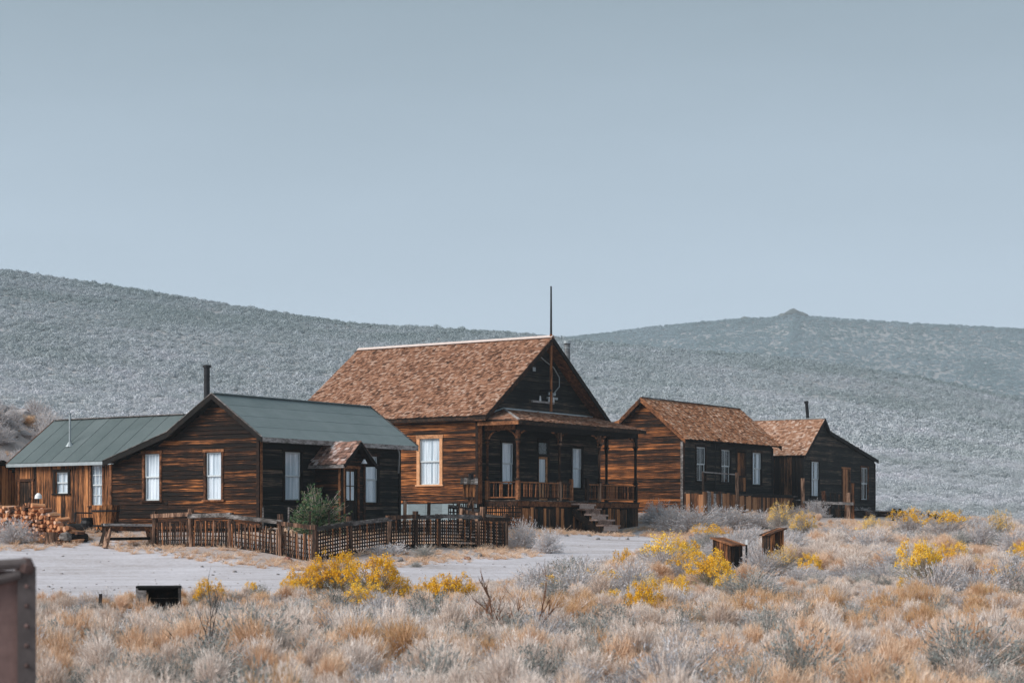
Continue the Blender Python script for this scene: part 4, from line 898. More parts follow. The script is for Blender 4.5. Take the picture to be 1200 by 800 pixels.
def end_house():
    p = street(42.6, .5) + Vector((math.sin(R(30)), math.cos(R(30)), 0)) * 1.18
    h = empty('end_house', 'dark farthest house on the right with open door and leaning stovepipe', 'house', (p.x, p.y, 0), R(60))
    Wd = 11.1; RP = [(-.15, 3.90), (2.75, 5.97), (3.5, 5.32), (11.35, 3.98)]
    und = lambda a: prof_z(RP, a) - .12
    gp = [(0, und(0)), (2.75, und(2.75) - .03), (3.5, und(3.5)), (Wd, und(Wd))]
    of = [(1.0, 2.15, 1.76, 3.62), (5.75, 6.8, 1.38, 3.36), (8.75, 9.9, 1.70, 3.52)]
    wall(h, (0, 0, 0), X_, NY, 1.15, gp, of, mat='siding_dark', name='front_wall', pitch=.16, mlen=4.5)
    window(h, (0, 0, 0), X_, NY, *of[0], cols=2, curtain='parted', casing='trim_dark'); window(h, (0, 0, 0), X_, NY, *of[2], cols=2, curtain=None, casing='trim_rust', sash='white_paint')
    wall(h, (0, 0, 0), Y_, NX, 1.1, [(0, und(0)), (7, und(0))], [], style='vert', pitch=.24, mat='plank_dark', name='side_wall')
    wall(h, (Wd, 0, 0), Y_, X_, 1.1, [(0, und(Wd)), (7, und(Wd))], [], mat='siding_dark', name='far_side_wall', pitch=.3)
    wall(h, (0, 7, 0), X_, Y_, 1.1, gp, [(2, 3.2, 1.8, 3.6), (8.5, 10, 1.8, 3.5)], mat='siding_dark', name='back_wall', pitch=.3)
    mb = MB(); mb.box(.1, Wd - .1, .1, 6.9, 1.0, 1.15); mb.box(4.8, 4.85, .1, 6.9, 1.15, 3.9); mb.box(4.9, 7.6, 1.6, 1.65, 1.15, 3.6); mb.build('interior', M['interior'], h)
    mb = MB(); mb.box(5.65, 5.75, -.06, .0, 1.3, 3.42); mb.box(6.8, 6.95, -.06, .0, 1.3, 3.42); mb.box(5.6, 7.0, -.065, .0, 3.36, 3.46); mb.build('door_frame', M['trim_rust'], h)
    for k in range(5): mb = MB(); mb.box(5.76 + k * .2, 5.76 + k * .2 + .19, -.03, .0, 1.38, 3.35); mb.build('door_board', M['door_orange'] if k < 4 else M['plank_dark'], h)
    mb = MB(); mb.box(-.06, -.03, -.03, .12, 1.1, 3.75); mb.build('corner_board', M['trim_dark'], h)
    mb = MB(); mb.box(Wd - .08, Wd + .04, -.06, -.034, 1.1, 3.8); mb.build('corner_board', M['trim_dark'], h)
    y0, y1 = -.13, 8.0
    for (xa, za), (xb, zb) in zip(RP, RP[1:]):
        roof_slab(h, [(xa, y0, za), (xb, y0, zb), (xb, y1, zb), (xa, y1, za)], .06, 'trim_dark', 'roof')
        up, lo = ((xa, za), (xb, zb)) if za > zb else ((xb, zb), (xa, za))
        shingles(h, (up[0], y0 - .03, up[1] + .006), None, (0, y1 - y0 + .06, 0), (lo[0] - up[0], 0, lo[1] - up[1]), 0, 'shingle_pale', .15, width=(.07, .18), thick=.03)
        mb = MB(); mb.hexa([(xa, y0 - .05, za - .16), (xb, y0 - .05, zb - .16), (xb, y0 - .01, zb - .16), (xa, y0 - .01, za - .16), (xa, y0 - .05, za + .03), (xb, y0 - .05, zb + .03), (xb, y0 - .01, zb + .03), (xa, y0 - .01, za + .03)]); mb.build('rake_board', M['trim_dark'], h)
    mb = MB(); mb.bar((2.75, y0, 6.02), (2.75, y1, 6.02), .14, .04); mb.build('ridge_board', M['metal_grey'], h)
    mb = MB(); mb.tube([(3.4, 1.1, 5.5), (3.35, 1.1, 6.3), (3.2, 1.1, 6.95)], .09, 10); mb.tube([(3.2, 1.1, 6.9), (3.17, 1.1, 7.0)], .12, 10); mb.build('stovepipe', M['metal_dark'], h)
    # skirt, deck and steps
    x = .0
    while x < Wd: w = random.uniform(.15, .3); mb = MB(); mb.box(x, min(x + w - .012, Wd), -.035, -.002, .3, 1.13); mb.build('skirt_board', M['plank_dark'], h); x += w
    mb = MB(); mb.box(.0, Wd, .0, .05, .2, 1.15); mb.box(.0, .04, .05, 7, .2, 1.1); mb.build('foundation', M['backing'], h)
    for k in range(9): mb = MB(); mb.box(5.2, 11.3, -1.5 + k * .16, -1.5 + k * .16 + .145, .98, 1.03); mb.build('deck_board', M['deck'], h)
    x = 5.2
    while x < 11.2: w = random.uniform(.15, .3); mb = MB(); mb.box(x, x + w - .012, -1.54, -1.51, .2, .97); mb.build('skirt_board', M['plank_dark'], h); x += w
    for k in range(5):
        z = 1.0 - k * .17; y = -1.62 - k * .3
        mb = MB(); mb.bar((7.6, y, z), (9.6, y, z), .28, .05); mb.build('step', M['step_wood'], h)
    for x in (7.55, 9.65): mb = MB(); mb.bar((x, -1.5, .85), (x, -3.1, .05), .06, .22); mb.build('stringer', M['trim_dark'], h)
    return h
end_house()

def left_shed():
    p = Vector(P3(-41, 600, 72))
    h = empty('shed', 'orange plank shed with bent black stovepipe cut off by the left edge', 'shed', (p.x, p.y, 0), RZ)
    z0 = gz(p.x, p.y) - .2
    wall(h, (0, -.55, 0), Y_, NX, z0, [(0, 2.0), (3.2, 2.0)], [], style='vert', pitch=.2, mat='plank_warm', name='plank_wall')
    wall(h, (0, -.55, 0), X_, NY, z0, [(0, 2.0), (1.2, 2.5), (2.4, 2.0)], [], style='vert', pitch=.2, mat='plank_warm', name='gable_wall')
    for sg in (-1, 1): roof_slab(h, [(1.2, -.75, 2.62), (1.2, 2.9, 2.62), (1.2 + sg * 1.45, 2.9, 2.0), (1.2 + sg * 1.45, -.75, 2.0)], .05, 'trim_dark', 'roof')
    mb = MB(); mb.tube([(-.02, -.15, 1.75), (-.45, -.55, 1.72), (-.6, -.6, 1.85), (-.6, -.6, 2.55)], .085, 10); mb.build('stovepipe', M['metal_dark'], h)
    mb = MB(); mb.tube([(-.6, -.6, 2.5), (-.58, -.75, 2.62)], .12, 10); mb.build('pipe_cap', M['metal_dark'], h)
left_shed()

# =====================================================================================
# fences and yard things
# =====================================================================================
def on_line(P, d, px):                 # parameter along a ground line where it is seen at column px
    k = (px - 600) / FPX; return (k * P.y - P.x) / (d.x - k * d.y)
def G(p, dz=0): return Vector((p[0], p[1], gz(p[0], p[1]) + dz))

def lattice_fence():
    A = street(-3.5, 1.6); B = street(-3.9, -5.7); Cc = street(6.6, -5.9); D = street(6.6, -2.2)
    root = empty('lattice_fence', 'brown picket and lattice yard fence with grey top rails, in front of the nearest cottage', 'fence', G(B))
    o = root.location.copy()
    def L(p): return Vector(p) - o
    runs = [(A, B, [182, 225, 270, 330], 'picket'), (B, Cc, [367, 411, 454, 487, 514, 560, 592], 'lattice'), (Cc, D, [592, 565, 540], 'lattice')]
    slat_me = {}
    for ri, (P, Q, cols, style) in enumerate(runs):
        d = (Q - P).normalized(); Lr = (Q - P).length
        ts = [max(0, min(Lr, on_line(P, d, c))) for c in cols]
        if ri == 0: ts.append(Lr)
        if ri == 1: ts[0] = 0.05
        for t in ts:
            g = G(P + d * t); hgt = random.uniform(1.1, 1.32); lx, ly = random.uniform(-.05, .05), random.uniform(-.05, .05)
            mb = MB(); mb.bar(L(g) + Vector((0, 0, -.3)), L(g) + Vector((lx, ly, hgt)), .14, .13, up=(d.x, d.y, 0)); mb.build('post', M['post_wood'], root)
        for i, (t0, t1) in enumerate(zip(ts, ts[1:])):
            g0 = G(P + d * t0); g1 = G(P + d * t1); hr0 = 1.02 + random.uniform(-.05, .04); hr1 = 1.02 + random.uniform(-.05, .04)
            side = Vector((d.y, -d.x, 0)) * .09
            mb = MB(); mb.bar(L(g0) + side + Vector((0, 0, hr0)) - d * .1, L(g1) + side + Vector((0, 0, hr1)) + d * .1, .05, .13); mb.build('top_rail', M['grey_wood' if (i + ri) % 3 else 'post_wood'], root)
            mb = MB(); mb.bar(L(g0) + Vector((0, 0, .06)), L(g1) + Vector((0, 0, .06)), .06, .10); mb.build('bottom_rail', M['trim_dark'], root)
            sp = .085 if style == 'picket' else .112; k = max(1, int((t1 - t0 - .15) / sp))
            if style == 'picket':
                for zz in (.22, .36, .50, .64): mb = MB(); mb.bar(L(g0) + Vector((0, 0, zz)), L(g1) + Vector((0, 0, zz)), .02, .035); mb.build('cross_slat', M['trim_rust'], root)
            for j in range(k):
                t = t0 + .1 + (t1 - t0 - .15) * (j + .5) / k; g = G(P + d * t)
                hh = random.uniform(.72, .84) if style == 'picket' else .92
                key = (style, j % 3)
                if key not in slat_me: mb = MB(); w_ = .021 if style == 'picket' else .019; mb.box(-w_, w_, -.012, .012, 0, 1.0); slat_me[key] = mb.mesh('slat', M[['trim_rust', 'post_wood', 'trim_dark'][key[1]] if style == 'picket' else ['trim_dark', 'trim_dark', 'trim_rust'][key[1]]])
                s = bpy.data.objects.new('slat', slat_me[key]); C.objects.link(s); s.parent = root
                s.location = L(g) + Vector((0, 0, .02)) + side * .45; s.scale = (1, 1, hh); s.rotation_euler = (random.uniform(-.05, .05) if style == 'picket' else 0, random.uniform(-.09, .09) if style == 'picket' else 0, math.atan2(d.y, d.x))
            if style == 'lattice':
                for r_ in range(8):
                    z = .12 + r_ * .108; mb = MB(); mb.bar(L(g0) + side * .2 + Vector((0, 0, z)), L(g1) + side * .2 + Vector((0, 0, z)), .02, .045); mb.build('cross_slat', M['trim_dark'], root)
    return root
lattice_fence()
def back_lattice():
    A = street(8.15, -2.0); B = street(12.9, -2.0); root = empty('lattice_fence', 'black lattice fence standing between the nearest cottage and the porch house', 'fence', G(A, .1))
    o = root.location.copy(); d = (B - A).normalized(); Lr = (B - A).length; me = None
    zt = 1.15
    for c in (474, 502, 537, 553):
        t = on_line(A, d, c); g = G(A + d * t); mb = MB(); mb.bar(g - o + Vector((0, 0, -.2)), g - o + Vector((.02, .02, zt + random.uniform(-.05, .12))), .12, .12); mb.build('post', M['post_wood'], root)
    for j in range(int(Lr / .13)):
        t = j * .13; g = G(A + d * t)
        if me is None: mb = MB(); mb.box(-.02, .02, -.01, .01, 0, 1); me = mb.mesh('slat', M['trim_dark'])
        s = bpy.data.objects.new('slat', me); C.objects.link(s); s.parent = root; s.location = g - o + Vector((0, 0, .1)); s.scale = (1, 1, random.uniform(.85, 1.05)); s.rotation_euler = (0, random.uniform(-.05, .05), math.atan2(d.y, d.x))
    for r_ in range(6):
        z = .18 + r_ * .15; mb = MB(); mb.bar(G(A) - o + Vector((.02, -.02, z)), G(B) - o + Vector((.02, -.02, z)), .02, .045); mb.build('cross_slat', M['trim_dark'], root)
    mb = MB(); mb.bar(G(A) - o + Vector((0, 0, 1.0)), G(A + d * 1.9) - o + Vector((0, 0, .82)), .05, .14); mb.build('top_rail', M['grey_wood'], root)
back_lattice()

def stakes():
    lab = ['grey stake by the corner of the nearest cottage', 'grey stake just left of the leafy vine', 'brown stake at the left of the vine leaves', 'red brown stake at the right of the vine leaves']
    for i, c in enumerate((308, 338, 363, 386)):
        A = street(0, -3.0); t = on_line(A, U, c); g = G(A + U * t); mb = MB(); top = P3(c, 594 if i < 2 else 598, g.y)[2] - g.z
        mb.bar((0, 0, -.25), (random.uniform(-.03, .03), 0, top), .07, .06, w2=.06, h2=.05); s = mb.build('stake', M['grey_wood' if i < 2 else 'post_wood'], loc=g); tag(s, lab[i], 'stake', 'stakes in the cottage yard')
stakes()

def mailbox():
    g = G(P3(549, 0, 76)[:2]); h = empty('bird_box', 'small wooden box with shingled lid on a leaning post beside the porch', 'box on post', g)
    z = lambda py: P3(0, py, 76)[2] - g.z
    mb = MB(); mb.tube([(-.12, 0, -.3), (.12, 0, z(582))], .11, 8); mb.build('post', M['post_wood'], h)
    z0, z1 = z(582), z(566)
    for k in range(4): mb = MB(); mb.box(-.22 + k * .12, -.22 + k * .12 + .11, -.22, .22, z0, z1 + .02); mb.build('side_board', M['plank_warm'], h)
    for k in range(5): x = -.32 + k * .14; mb = MB(); mb.hexa([(x, -.32, z1 - .05), (x + .13, -.32, z1 - .05), (x + .13, .3, z1 + .18), (x, .3, z1 + .18), (x, -.32, z1 - .02), (x + .13, -.32, z1 - .02), (x + .13, .3, z1 + .22), (x, .3, z1 + .22)]); mb.build('shingle', M['grey_wood'], h)
    mb = MB(); mb.tube([(.1, .2, z1 + .15), (.1, .2, z1 + .38)], [.08, .11], 8); mb.build('vent', M['metal_dark'], h)
mailbox()

def workbench():
    x, y = hit(151, 640); g = G((x, y)); h = empty('work_trestle', 'rough timber trestle bench standing on the dirt left of the picket fence', 'bench', g, R(20))
    for k, (dy, m_) in enumerate(((-.28, 'grey_wood'), (.0, 'trim_dark'), (.28, 'grey_wood'))): mb = MB(); mb.bar((-.85, dy, .72), (.85, dy, .70), .25, .08); mb.build('top_board', M[m_], h)
    for y_ in (-.36, .36): mb = MB(); mb.bar((-.82, y_, .60), (.82, y_, .58), .07, .16); mb.build('apron', M['trim_rust'], h)
    for sx in (-1, 1):
        for sy in (-1, 1): mb = MB(); mb.bar((sx * .85, sy * .5, -.04), (sx * .66, sy * .30, .66), .15, .12); mb.build('leg', M['post_wood'], h)
    mb = MB(); mb.bar((-.7, 0, .25), (.7, 0, .27), .06, .1); mb.build('stretcher', M['trim_dark'], h)
workbench()

def tub():
    x, y = P3(124, 0, 67.3)[:2]; g = G((x, y)); h = empty('wooden_tub', 'old stave tub against the left corner of the nearest cottage', 'tub', g)
    n = 14
    for k in range(n):
        a0, a1 = 2 * math.pi * k / n + .01, 2 * math.pi * (k + 1) / n - .01; pts = []
        for r, z in ((.40, -.05), (.50, .95)):
            for a, rr in ((a0, r), (a1, r), (a1, r - .04), (a0, r - .04)): pts.append((math.cos(a) * rr, math.sin(a) * rr, z))
        mb = MB(); mb.hexa(pts); mb.build('stave', M['plank_warm'], h)
    for z, r in ((.2, .43), (.72, .487)):
        mb = MB(); vs = []; k = 24
        for i in range(k): a = 2 * math.pi * i / k; vs += [(math.cos(a) * (r + .012), math.sin(a) * (r + .012), z), (math.cos(a) * (r + .018), math.sin(a) * (r + .018), z + .06)]
        mb.add(vs, [(2 * i, (2 * i + 2) % (2 * k), (2 * i + 3) % (2 * k), 2 * i + 1) for i in range(k)]); mb.build('hoop', M['metal_dark'], h)
    mb = MB(); mb.tube([(0, 0, 0), (0, 0, .9)], .42, 14); mb.build('tub_bottom', M['backing'], h)
    # iron pot on the ground
    x, y = P3(103, 0, 67.5)[:2]; g = G((x, y)); mb = MB(); mb.tube([(0, 0, .0), (0, 0, .08), (0, 0, .3), (0, 0, .42), (0, 0, .44), (0, 0, .5)], [.12, .22, .27, .2, .24, .24], 14)
    tag(mb.build('iron_pot', M['metal_dark'], loc=g, smooth=False), 'round black iron pot right of the woodpile', 'pot')
    # iron pipe rail
    g = G(P3(88, 0, 67)[:2]); h = empty('pipe_rail', 'dark iron pipe rail running from the woodpile to the tub', 'railing', g)
    a = Vector((0, 0, .72)); b = Vector((1.15, .3, .82)); mb = MB(); mb.tube([a, a.lerp(b, .5) + Vector((0, 0, -.06)), b], .03, 6); mb.build('rail', M['metal_dark'], h)
    for p in (a, b): mb = MB(); mb.tube([(p.x, p.y, -.2), (p.x, p.y, p.z)], .03, 6); mb.build('post', M['metal_dark'], h)
    g = G(P3(45, 0, 69)[:2]); h = empty('yard_lamp', 'white enamel lamp on a thin post behind the woodpile', 'lamp', g)
    zt = P3(0, 584, 69)[2] - g.z; mb = MB(); mb.tube([(0, 0, -.2), (0, 0, zt)], .03, 6); mb.build('post', M['metal_dark'], h)
    mb = MB(); mb.tube([(0, 0, zt), (0, 0, zt + .12), (0, 0, zt + .2)], [.14, .12, .04], 12); mb.build('lamp_shade', M['metal_white'], h)
tub()

# woodpile: every split log a thing
def firewood():
    endm, nt, bs, out = nodes('split firewood')
    t = mathn(nt, 'ADD', mathn(nt, 'MULTIPLY', orand(nt), .7), mathn(nt, 'MULTIPLY', noise_tex(nt, 9, (1, 1, 1), 4, .6), .45))
    nt.links.new(ramp(nt, t, [(.2, (.03, .022, .02)), (.36, (.20, .08, .035)), (.55, (.42, .165, .07)), (.8, (.60, .30, .15)), (1.0, (.56, .48, .45))]), bs.inputs['Base Color']); bs.inputs['Roughness'].default_value = .9
    protos = []
    for k in range(6):
        mb = MB(); r = .078; n = [3, 4, 3, 5, 4, 7][k]; ph = random.uniform(0, 6); ring = [(r * random.uniform(.8, 1.15) * math.cos(ph + 2 * math.pi * i / n), r * random.uniform(.8, 1.15) * math.sin(ph + 2 * math.pi * i / n)) for i in range(n)]
        vs = [(-.24, a, b) for a, b in ring] + [(.24, a * 1.03, b * .98) for a, b in ring]
        mb.add(vs, [tuple(range(n))[::-1], tuple(range(n, 2 * n))] + [(i, (i + 1) % n, n + (i + 1) % n, n + i) for i in range(n)]); protos.append(mb.mesh('firewood_log', endm))
    cnt = 0
    s = 4.55
    while s < 10.6:
        base = street(-3.9, s); g = gz(base.x, base.y)
        hgt = min(1.05, .35 + (s - 4.55) * .55) * (1 + .07 * math.sin(s * 3)); z = .07; row = 0
        while z < hgt:
            p = street(-3.9 + random.uniform(-.10, .10) + (.09 * (1 - z)) * -1, s + random.uniform(-.03, .03) + (.08 if row % 2 else 0))
            o = bpy.data.objects.new('firewood_log', random.choice(protos)); C.objects.link(o)
            o.location = (p.x, p.y, g + z); o.rotation_euler = (random.uniform(0, 6.28), random.uniform(-.15, .15), RZ + random.uniform(-.3, .3)); sc = random.uniform(.7, 1.2); o.scale = (1, sc, sc)
            tag(o, 'split orange brown firewood log in the low woodpile at the left', 'log', 'split logs stacked in the woodpile'); cnt += 1; z += .128; row += 1
        s += .152
    for k in range(26):      # tumbled logs in front
        p = street(-4.5 + random.uniform(-.5, .1), random.uniform(4.2, 8.5)); o = bpy.data.objects.new('firewood_log', random.choice(protos)); C.objects.link(o)
        o.location = (p.x, p.y, gz(p.x, p.y) + .07); o.rotation_euler = (random.uniform(0, 6), random.uniform(-.1, .1), random.uniform(0, 6)); tag(o, 'split firewood log lying loose in front of the woodpile', 'log', 'loose logs fallen from the woodpile')
    # three round logs and the chopping block
    for i, (c, r, row, lab) in enumerate(((80, .17, 629, 'pale round log lying on the ground right of the chopping block'), (92, .15, 628, 'dark ended round log at the right end of the woodpile'), (86, .15, 612, 'grey round log resting high at the woodpile end'))):
        g = G(P3(c, 0, 64.2 + i * .2)[:2]); mb = MB(); n = 12; mb.tube([(-.3, 0, 0), (0, .01, 0), (.3, 0, 0)], r, n)
        o = mb.build('round_log', M[['grey_wood', 'trim_dark', 'grey_wood'][i]], loc=g + Vector((0, 0, r + (.30 if i == 2 else 0))), rot=(0, 0, RZ + random.uniform(-.3, .3))); tag(o, lab, 'log')
    g = G(P3(60, 0, 63.5)[:2]); mb = MB(); mb.tube([(0, 0, -.05), (0, 0, .2), (0, 0, .40)], [.24, .21, .22], 16); tag(mb.build('chopping_block', M['post_wood'], loc=g), 'upright pinkish chopping block in front of the woodpile', 'tree stump')
firewood()

def plank_hutch(px, py, w, h1, h2, dp, rz, label, open_=False):
    x, y = hit(px, py); g = G((x, y)); h = empty('plank_box', label, 'wooden box', g, rz)
    n = max(3, int(w / .2))
    for k in range(n):
        a = -w / 2 + w * k / n; b = -w / 2 + w * (k + 1) / n - .012
        for yy, t in ((-dp / 2, .025), (dp / 2 - .025, .025)):
            za = h1 + (h2 - h1) * (k / n); zb = h1 + (h2 - h1) * ((k + 1) / n)
            mb = MB(); mb.hexa([(a, yy, -.1), (b, yy, -.1), (b, yy + t, -.1), (a, yy + t, -.1), (a, yy, za), (b, yy, zb), (b, yy + t, zb), (a, yy + t, za)]); mb.build('side_board', M['plank_warm'], h)
    for xx, hh in ((-w / 2 + .002, h1), (w / 2 - .027, h2)):
        for k in range(3): mb = MB(); mb.box(xx, xx + .025, -dp / 2 + .03 + (dp - .06) * k / 3, -dp / 2 + .02 + (dp - .06) * (k + 1) / 3, -.1, hh); mb.build('end_board', M['plank_dark'], h)
    for k in range(4):
        y0 = -dp / 2 - .06 + (dp + .12) * k / 4; y1 = y0 + (dp + .12) / 4 - .01
        mb = MB(); mb.hexa([(-w / 2 - .07, y0, h1 + .0), (w / 2 + .07, y0, h2 + .0), (w / 2 + .07, y1, h2 + .0), (-w / 2 - .07, y1, h1 + .0), (-w / 2 - .07, y0, h1 + .035), (w / 2 + .07, y0, h2 + .035), (w / 2 + .07, y1, h2 + .035), (-w / 2 - .07, y1, h1 + .035)]); mb.build('lid_board', M['trim_rust'], h)
plank_hutch(853, 668, .62, .92, .70, .62, R(-40), 'rust brown plank box with sloping lid behind the yellow bush')
plank_hutch(906, 664, .46, .92, 1.12, .48, R(25), 'upright rust brown plank box standing right of the metal stake')
x, y = hit(874, 667); mb = MB(); mb.bar((0, 0, -.2), (.02, 0, .72), .05, .05); st = mb.build('metal_stake', M['metal_dark'], loc=G((x, y))); tag(st, 'thin green black metal stake with white tip between the two plank boxes', 'stake')
mb = MB(); mb.bar((.02, 0, .721), (.022, 0, .86), .055, .055); mb.build('stake_tip', M['metal_white'], st)

def crate():
    x, y = hit(186, 722, 30, 60); g = G((x, y)); h = empty('wooden_crate', 'open fronted dark weathered crate lying in the dry grass', 'crate', g + Vector((0, 0, .10)), R(8)); w, d, t = .84, .6, .46
    for z in (0.0, t): 
        for k in range(3): mb = MB(); mb.box(-w / 2, w / 2, -d / 2 + k * d / 3, -d / 2 + (k + 1) * d / 3 - .01, z, z + .035); mb.build('crate_board', M['trim_dark'], h)
    for sx in (-1, 1):
        for k in range(2): mb = MB(); x0 = sx * (w / 2 - .02); mb.box(x0 - .02, x0 + .02, -d / 2 + .005, d / 2, .036 + k * .212, .036 + k * .212 + .21); mb.build('crate_board', M['grey_wood'], h)
    for k in range(2): mb = MB(); mb.box(-w / 2 + .04, w / 2 - .04, d / 2 - .03, d / 2, .036 + k * .212, .036 + k * .212 + .21); mb.build('crate_board', M['trim_dark'], h)
    mb = MB(); mb.box(-w / 2, -w / 2 + .2, -d / 2 - .03, -d / 2, .03, .42); mb.build('crate_board', M['grey_wood'], h)
    x, y = hit(116, 718, 30, 60); mb = MB(); mb.bar((0, 0, -.15), (.03, .02, .38), .055, .055); tag(mb.build('stake', M['twig_dark'], loc=G((x, y))), 'short charred stake in the dry grass left of the crate', 'stake')
crate()

def steel_bin():
    g = Vector((-2.56, 10.2, 0)); zb = gz(-2.56, 10.2); h = empty('steel_cart', 'riveted rusty steel cart side close to the camera at the left edge', 'cart', (g.x, g.y, zb), R(15))
    zt = P3(0, 668, 10.2)[2] - zb; zk = P3(0, 653, 10.2)[2] - zb
    mb = MB(); mb.box(-1.6, -.06, 0, .03, .35, zt); mb.build('side_panel', M['rust'], h)
    mb = MB(); mb.box(-1.6, -1.57, .03, 2.0, .35, zt); mb.build('side_panel', M['rust'], h)
    mb = MB(); mb.box(-.06, -.03, .03, 2.0, .35, zt); mb.build('side_panel', M['rust'], h)
    mb = MB(); mb.box(-1.57, -.06, .03, 2.0, .35, .40); mb.build('floor_panel', M['rust'], h)
    mb = MB(); mb.box(-.065, .03, -.035, .0, .3, zt + .02); e = mb.build('edge_strip', M['rust_dark'], h)
    k = 0; z = .42
    while z < zt: mb = MB(); mb.tube([(-.018, -.05, z), (-.018, -.034, z)], [.006, .013], 8); mb.build('rivet', M['rust'], e); z += .105
    mb = MB(); mb.tube([(-1.6, -.03, zt - .02), (-.5, -.03, zt + .01), (-.02, -.03, zk - .03)], .03, 10); mb.build('top_pipe', M['rust_dark'], h)
    mb = MB(); mb.tube([(-1.6, -.03, zt - .42), (-.05, -.03, zt - .02)], .028, 10); mb.build('brace_pipe', M['rust_dark'], h)
    mb = MB(); mb.tube([(-.03, -.02, zk - .08), (-.02, -.02, zk - .04), (-.015, -.02, zk)], [.04, .048, .022], 10); mb.build('pipe_end', M['rust'], h)
    for xx, yy in ((-.3, .35), (-1.3, .35), (-.3, 1.7), (-1.3, 1.7)):
        mb = MB(); mb.tube([(xx - .04, yy, .2), (xx + .04, yy, .2)], .2, 16); mb.build('wheel', M['metal_dark'], h)
    for yy in (.35, 1.7): mb = MB(); mb.tube([(-1.4, yy, .2), (-.2, yy, .2)], .03, 8); mb.box(-1.3, -.3, yy - .04, yy + .04, .22, .36); mb.build('axle', M['metal_dark'], h)
steel_bin()

def far_fences():
    A = P3(940, 0, 97.5); g = G(A[:2]); h = empty('broken_fence', 'broken brown picket fence in front of the farthest house', 'fence', g)
    o = Vector(g)
    def at(px, Y): return G(P3(px, 0, Y)[:2]) - o
    def z(py, Y): return P3(0, py, Y)[2] - o.z
    for px, yt, m_ in ((941, 560, 'post_wood'), (965.5, 575, 'trim_rust'), (994, 577, 'post_wood'), (999, 566, 'plank_warm')):
        q = at(px, 97.5); mb = MB(); mb.bar((q.x, q.y, q.z - .3), (q.x + random.uniform(-.05, .05), q.y, z(yt, 97.5)), .2, .16); mb.build('post', M[m_], h)
    for px in range(970, 1000, 4):
        q = at(px, 97.8); mb = MB(); mb.bar((q.x, q.y, q.z - .1), (q.x + random.uniform(-.12, .12), q.y, z(578 + random.uniform(-3, 5), 97.8)), .09, .05); mb.build('picket', M['plank_dark'], h)
    a = at(941, 97.3); b = at(1000, 97.3); mb = MB(); mb.bar((a.x, a.y, z(588, 97.3)), (b.x, b.y, z(590, 97.3)), .06, .14); mb.build('rail', M['grey_wood'], h)
    # collapsed dark fence running off to the right
    g = G(P3(1050, 0, 104)[:2]); h = empty('collapsed_fence', 'low collapsed black fence trailing right from the farthest house', 'fence', g); o = Vector(g)
    pts = [(1044, 599), (1062, 602), (1080, 604), (1098, 605), (1120, 606)]
    for (p0, y0), (p1, y1) in zip(pts, pts[1:]):
        a = Vector(P3(p0, y0, 104)) - o; b = Vector(P3(p1, y1, 104)) - o
        mb = MB(); mb.bar(a, b + Vector((0, 0, random.uniform(-.05, .05))), .12, .16); mb.build('rail', M['trim_dark'], h)
        mb = MB(); mb.bar(a + Vector((.2, .3, -.25)), b + Vector((-.1, .2, -.15)), .12, .14); mb.build('rail', M['trim_dark'], h)
        for t in (.1, .45, .8):
            q = a.lerp(b, t); gg = gz(q.x + o.x, q.y + o.y) - o.z; mb = MB(); mb.bar((q.x, q.y, gg - .2), (q.x + random.uniform(-.15, .15), q.y, q.z + random.uniform(.05, .25)), .14, .12); mb.build('post', M['trim_dark'], h)
far_fences()

def rocks():
    def rock(loc, r, mat, label, group=None, flat=.7, name='rock', cat='rock'):
        import bmesh
        bm = bmesh.new(); bmesh.ops.create_icosphere(bm, subdivisions=2, radius=r); sd_ = random.uniform(0, 100)
        for v in bm.verts:
            n = noise.noise(v.co / r * 1.3 + Vector((sd_, 0, 0))); v.co *= 1 + .45 * n; v.co.z *= flat
        me = bpy.data.meshes.new(name); bm.to_mesh(me); bm.free(); me.materials.append(M[mat]); o = bpy.data.objects.new(name, me); C.objects.link(o); o.location = loc
        o.rotation_euler = (0, 0, random.uniform(0, 6)); return tag(o, label, cat, group)
    for px, py, r, mat, lab in ((467, 657, .16, 'rock', 'pale rock lying right of the middle of the lattice fence'), (337, 657, .14, 'rock_red', 'reddish stone at the foot of the picket fence'), (185, 645, .12, 'rock', 'small stone at the left end of the picket fence'),
                                (560, 652, .13, 'rock', 'small rock on the road edge below the lattice fence'), (548, 655, .1, 'rock_red', 'reddish stone on the road edge below the lattice fence'), (1142, 652, .18, 'rock', 'grey rock on the right hand path'), (50, 634, .13, 'rock', 'stone before the chopping block')):
        x, y = hit(px, py, 40, 100); rock((x, y, gz(x, y) + r * .2), r, mat, lab)
    for i in range(120):
        t = random.random(); X = -21.5 - 12 * random.random() ** .8; Y = random.uniform(82, 96); z = gz(X, Y); r = random.uniform(.15, .5)
        rock((X, Y, z + r * .1), r, 'rock_red' if random.random() < .12 else 'rock', 'rock among the sagebrush on the mound behind the shed', 'rocks on the left mound')
    for px, py in ((372, 668), (664, 628), (700, 632), (690, 628), (728, 628), (735, 632), (610, 640)):
        x, y = hit(px, py, 45, 100); rock((x, y, gz(x, y) + .02), random.uniform(.07, .14), 'rock', 'small stone on the bare dirt along the far road edge', 'small stones along the far road edge')
    # outcrop on the far crest
    for px, r in ((918, 5), (930, 7), (940, 5), (872, 4)):
        X = (px - 600) / FPX * R2; rock((X, R2, gz(X, R2) - r * .15), r, 'rock_dark', 'small rocky knob on the crest of the far hill' if px > 900 else 'tiny rock bump left of the far hill summit', 'summit rocks of the far hill' if px > 900 else None, .55, 'rock_outcrop', 'outcrop')
rocks()

